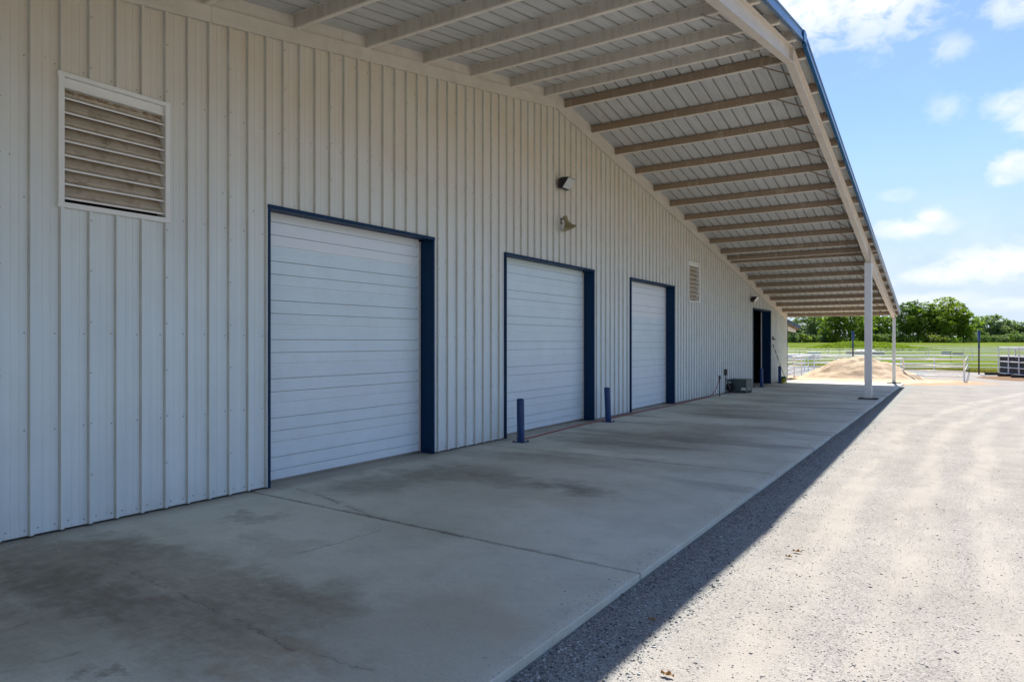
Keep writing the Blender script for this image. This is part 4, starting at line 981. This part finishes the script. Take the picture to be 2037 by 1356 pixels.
# shrubs below the trees
SHR = [(1575, 296, 662, 5, 3), (1592, 292, 664, 5, 3), (1603, 290, 667, 4, 2), (1620, 300, 668, 5, 1), (1640, 296, 664, 6, 3), (1655, 292, 666, 5, 2), (1668, 290, 670, 4, 2), (1725, 300, 664, 6, 1), (1745, 298, 668, 6, 1), (1765, 296, 667, 6, 1),
       (1790, 296, 664, 6, 1), (1812, 292, 667, 5, 0), (1845, 292, 662, 6, 2), (1860, 288, 672, 7, 4), (1878, 288, 673, 7, 4), (1930, 300, 664, 6, 1), (1945, 330, 668, 6, 3), (1962, 330, 667, 6, 1), (1980, 330, 668, 6, 3), (1998, 330, 669, 6, 3), (2015, 330, 667, 6, 1), (2033, 330, 667, 6, 3)]
WORDS = ['first', 'second', 'third', 'fourth', 'fifth', 'sixth', 'seventh', 'eighth', 'ninth', 'tenth', 'eleventh', 'twelfth', 'thirteenth', 'fourteenth', 'fifteenth', 'sixteenth', 'seventeenth', 'eighteenth', 'nineteenth', 'twentieth', 'twenty-first', 'twenty-second']
for i, (u, wd_, v, width, lf) in enumerate(SHR):
    x_, y_ = site(u, wd_); h_ = max(1.2, htop(v, wd_, x_, y_))
    tree(x_, y_, h_, width * 1.3, lf, '%s shrub from the left along the foot of the far trees, %s' % (WORDS[i], ['green', 'dark', 'light green', 'hazy blue green', 'pale brushy'][lf]), nl=5, size=.34, low=-.05, cat='shrub', name='shrub', group='shrubs at the foot of the far trees')
# dense undergrowth behind, reads as one mass
V_, F_ = [], []
P = []; 
for i in range(9000):
    u = random.uniform(1540, 2080); wd_ = random.uniform(330, 352) if u < 1930 else random.uniform(388, 402); x_, y_ = site(u, wd_); P.append((x_, y_, terrain(x_, y_) + random.uniform(0, 4.8) * random.uniform(.2, 1) * (.6 + .8 * abs(mnoise.noise(Vector((u * .05, 3, 0)))))))
P = np.array(P); V, F = quads(P, rng.uniform(.5, 1.0, len(P)), rng.normal(size=(len(P), 3)) + np.array([0, -.6, .4]))
o = bpy.data.objects.new('undergrowth', np_mesh('undergrowth', V, F, LEAF[1])); COL.objects.link(o); tag(o, 'dark mass of undergrowth filling the gaps between the far tree trunks', 'undergrowth', kind='stuff')
# grassy mound
x_m, y_m = site(1716, 168)
def moundz(x, y):
    dx_ = (x - x_m) * _c + (y - y_m) * _s; dy_ = -(x - x_m) * _s + (y - y_m) * _c
    k = 1.0
    z = 2.15 * math.exp(-abs(dx_ / 9.4) ** 3.0 - abs(dy_ / 6.5) ** 2.2) + .75 * math.exp(-((dx_ - 13) / 7.0) ** 2 - (dy_ / 6) ** 2) + .7 * math.exp(-((dx_ + 11) / 5.0) ** 2 - (dy_ / 6) ** 2)
    return z * (1 + .10 * mnoise.noise(Vector((x * .4, y * .4, 1))))
V_, F_ = [], []; nx = 70; ny = 34
pts = []
for j in range(ny):
    for i in range(nx):
        dx_ = -24 + 52 * i / (nx - 1); dy_ = -14 + 28 * j / (ny - 1); x_ = x_m + dx_ * _c - dy_ * _s; y_ = y_m + dx_ * _s + dy_ * _c
        pts.append((x_, y_, terrain(x_, y_) - .06 + moundz(x_, y_)))
mb = MB(); mb.v = pts; mb.f = [(j * nx + i, j * nx + i + 1, (j + 1) * nx + i + 1, (j + 1) * nx + i) for j in range(ny - 1) for i in range(nx - 1)]; mb.m = [0] * len(mb.f); mb.sm = [True] * len(mb.f)
M['mound'] = simple('mound_grass', (.19, .25, .045), .9, var=.3, scale=.8, dirt=(.22, .20, .07), dirt_amt=.5)
mo = mb.build('grassy_mound', M['mound'], None, 'structure')
P = []; Nn = []
while len(P) < 14000:
    dx_ = random.uniform(-20, 24); dy_ = random.uniform(-9, 7); x_ = x_m + dx_ * _c - dy_ * _s; y_ = y_m + dx_ * _s + dy_ * _c; mz = moundz(x_, y_)
    if random.random() < mz / 1.4 + .03: P.append((x_, y_, terrain(x_, y_) - .06 + mz + random.uniform(.0, .22)))
P = np.array(P); Nn = rng.normal(size=(len(P), 3)) * np.array([1, 1, .3]); V, F = quads(P, rng.uniform(.12, .30, len(P)), Nn)
o = bpy.data.objects.new('mound_grass', np_mesh('mound_grass', V, F, LEAF[4])); COL.objects.link(o); tag(o, 'long yellow green grass growing over the mound in the field', 'grass', kind='stuff')
# tufts at the edge of the gravel and along the field fences
def blades(cent, hgt, wid):
    n_ = len(cent); a = rng.uniform(0, 2 * math.pi, n_); lean = rng.normal(size=(n_, 2)) * .25
    dx_, dy_ = np.cos(a) * wid, np.sin(a) * wid
    p0 = cent + np.stack([-dx_, -dy_, np.zeros(n_)], 1); p1 = cent + np.stack([dx_, dy_, np.zeros(n_)], 1)
    p2 = cent + np.stack([lean[:, 0] * hgt, lean[:, 1] * hgt, hgt], 1)
    return np.stack([p0, p1, p2], 1).reshape(-1, 3), np.arange(n_ * 3).reshape(-1, 3)
C = []
for i in range(26000):
    t_ = random.random(); x_ = -22 + 44 * t_ + random.uniform(-.5, .5); y_ = 64.2 - .28 * x_ + abs(random.gauss(0, 1)) * random.choice((.5, 3, 9)); C.append((x_, y_, terrain(x_, y_) - .02))
C = np.array(C); V, F = blades(C, rng.uniform(.06, .30, len(C)), rng.uniform(.008, .03, len(C)))
LEAF.append(leaf_mat('leaf_dry', (.20, .19, .05), (.30, .25, .09)))
o = bpy.data.objects.new('edge_grass', np_mesh('edge_grass', V, F, LEAF[5])); COL.objects.link(o); tag(o, 'dry yellow grass along the far edge of the gravel yard', 'grass', kind='stuff')

# ------------------------------------------------------------------ loose gravel (real stones)
ICO = None
def stones(name, P, S, mat, label):
    n_ = len(P); base = np.array([(1, 0, 0), (-1, 0, 0), (0, 1, 0), (0, -1, 0), (0, 0, .7), (0, 0, -.5)], float)
    fc_ = np.array([(0, 2, 4), (2, 1, 4), (1, 3, 4), (3, 0, 4), (2, 0, 5), (1, 2, 5), (3, 1, 5), (0, 3, 5)])
    V = base[None] * (1 + rng.uniform(-.35, .35, (n_, 6, 3))); a = rng.uniform(0, 6.28, n_); ca, sa = np.cos(a), np.sin(a)
    sc = np.stack([np.ones(n_), rng.uniform(.55, 1, n_), rng.uniform(.45, .8, n_)], 1); V = V * sc[:, None, :]
    X = V[..., 0] * ca[:, None] - V[..., 1] * sa[:, None]; Y = V[..., 0] * sa[:, None] + V[..., 1] * ca[:, None]
    V = np.stack([X, Y, V[..., 2]], -1) * S[:, None, None] + P[:, None, :]
    F = (fc_[None] + (np.arange(n_) * 6)[:, None, None]).reshape(-1, 3)
    o = bpy.data.objects.new(name, np_mesh(name, V.reshape(-1, 3), F, mat)); COL.objects.link(o); tag(o, label, 'gravel', kind='stuff'); return o
def stone_mat(name, lo, hi):
    m, n, b = material(name); rnd = n.new('ShaderNodeNewGeometry').outputs['Random Per Island']
    n.put(b.inputs['Base Color'], n.mix(n.math('POWER', rnd, 1.3), lo, hi)); b.inputs['Roughness'].default_value = .85; return m
def gtop(x, y): return gfun(x, y)
P = []; S = []
for i in range(42000):
    r = 3.9 * math.exp(random.random() * 1.75); aa = R(random.uniform(-14, 40)); 
    th = R(YAW) - aa - R(10); x_ = -math.sin(th) * r; y_ = math.cos(th) * r
    if x_ < SLAB + .03 or x_ > 14: continue
    if mnoise.noise(Vector((x_ * .7, y_ * .18, 2))) + random.gauss(0, .35) < -.05: continue
    s = min(.016, .0035 * math.exp(abs(random.gauss(0, .55)))); P.append((x_, y_, gtop(x_, y_) + s * .15)); S.append(s)
stones('loose_gravel', np.array(P), np.array(S), stone_mat('gravel_chips', (.22, .22, .22), (.55, .52, .49)), 'loose pale gravel chips scattered over the yard')
P = []; S = []
for i in range(26000):
    y_ = 2.0 * math.exp(random.random() * 2.4); x_ = SLAB + .02 + abs(random.gauss(0, .32)) 
    if x_ > -1.75: continue
    s = min(.020, .0045 * math.exp(abs(random.gauss(0, .55)))); P.append((x_, y_, gtop(x_, y_) + s * .2)); S.append(s)
stones('edge_gravel', np.array(P), np.array(S), stone_mat('dark_chips', (.09, .10, .105), (.62, .65, .66)), 'coarse dark gravel in a strip along the edge of the concrete')
# grit and stray stones washed onto the slab along its edge and at the foot of the wall
P = []; S = []
for i in range(5200):
    y_ = 2.2 * math.exp(random.random() * 2.2)
    if random.random() < .6: x_ = SLAB - .012 - abs(random.gauss(0, .10)) * (1 + 1.5 * abs(mnoise.noise(Vector((y_ * .8, 0, 0)))))
    else: x_ = WX + .06 + abs(random.gauss(0, .06))
    if mnoise.noise(Vector((y_ * 1.1, x_, 5))) + random.gauss(0, .3) < 0: continue
    s = min(.010, .0025 * math.exp(abs(random.gauss(0, .5)))); P.append((x_, y_, gz(y_) + s * .3)); S.append(s)
for i in range(500):
    y_ = random.uniform(2, 16); x_ = random.uniform(WX + .1, SLAB); s = random.uniform(.002, .006); P.append((x_, y_, gz(y_) + s * .3)); S.append(s)
stones('slab_grit', np.array(P), np.array(S), stone_mat('grit', (.07, .065, .06), (.55, .53, .50)), 'fine grit and stray stones lying on the concrete near its edges')
# dry leaves
LM = simple('dry_leaf', (.34, .20, .07), .8, var=.3, scale=30)
for x_, y_, s, lab in [(-1.393, 7.596, .045, 'larger curled brown leaf lying on the sunlit gravel'), (-1.43, 7.36, .032, 'smaller brown leaf beside the larger one on the gravel'), (-1.58, 4.30, .045, 'pale leaf on the gravel near the bottom of the picture'), (-2.0, 5.1, .03, 'tiny brown leaf at the edge of the shadow')]:
    mb = MB(); zz = gtop(x_, y_) + .012; k = 7
    A = [(x_ + s * (i / k * 2 - 1), y_ - s * .45 * math.sin(math.pi * (i + .15) / (k + .3)), zz + .018 * math.sin(i * 1.1) ** 2 + .008) for i in range(k + 1)]
    Bm = [(x_ + s * (i / k * 2 - 1), y_, zz + .006 * math.sin(i * .9) ** 2) for i in range(k + 1)]
    Cc = [(x_ + s * (i / k * 2 - 1), y_ + s * .45 * math.sin(math.pi * (i + .15) / (k + .3)), zz + .020 * math.cos(i * .8) ** 2 + .006) for i in range(k + 1)]
    mb.strip(A, Bm); mb.strip(Bm, Cc); tag(mb.build('dry_leaf', LM), lab, 'leaf', 'dry leaves on the gravel')
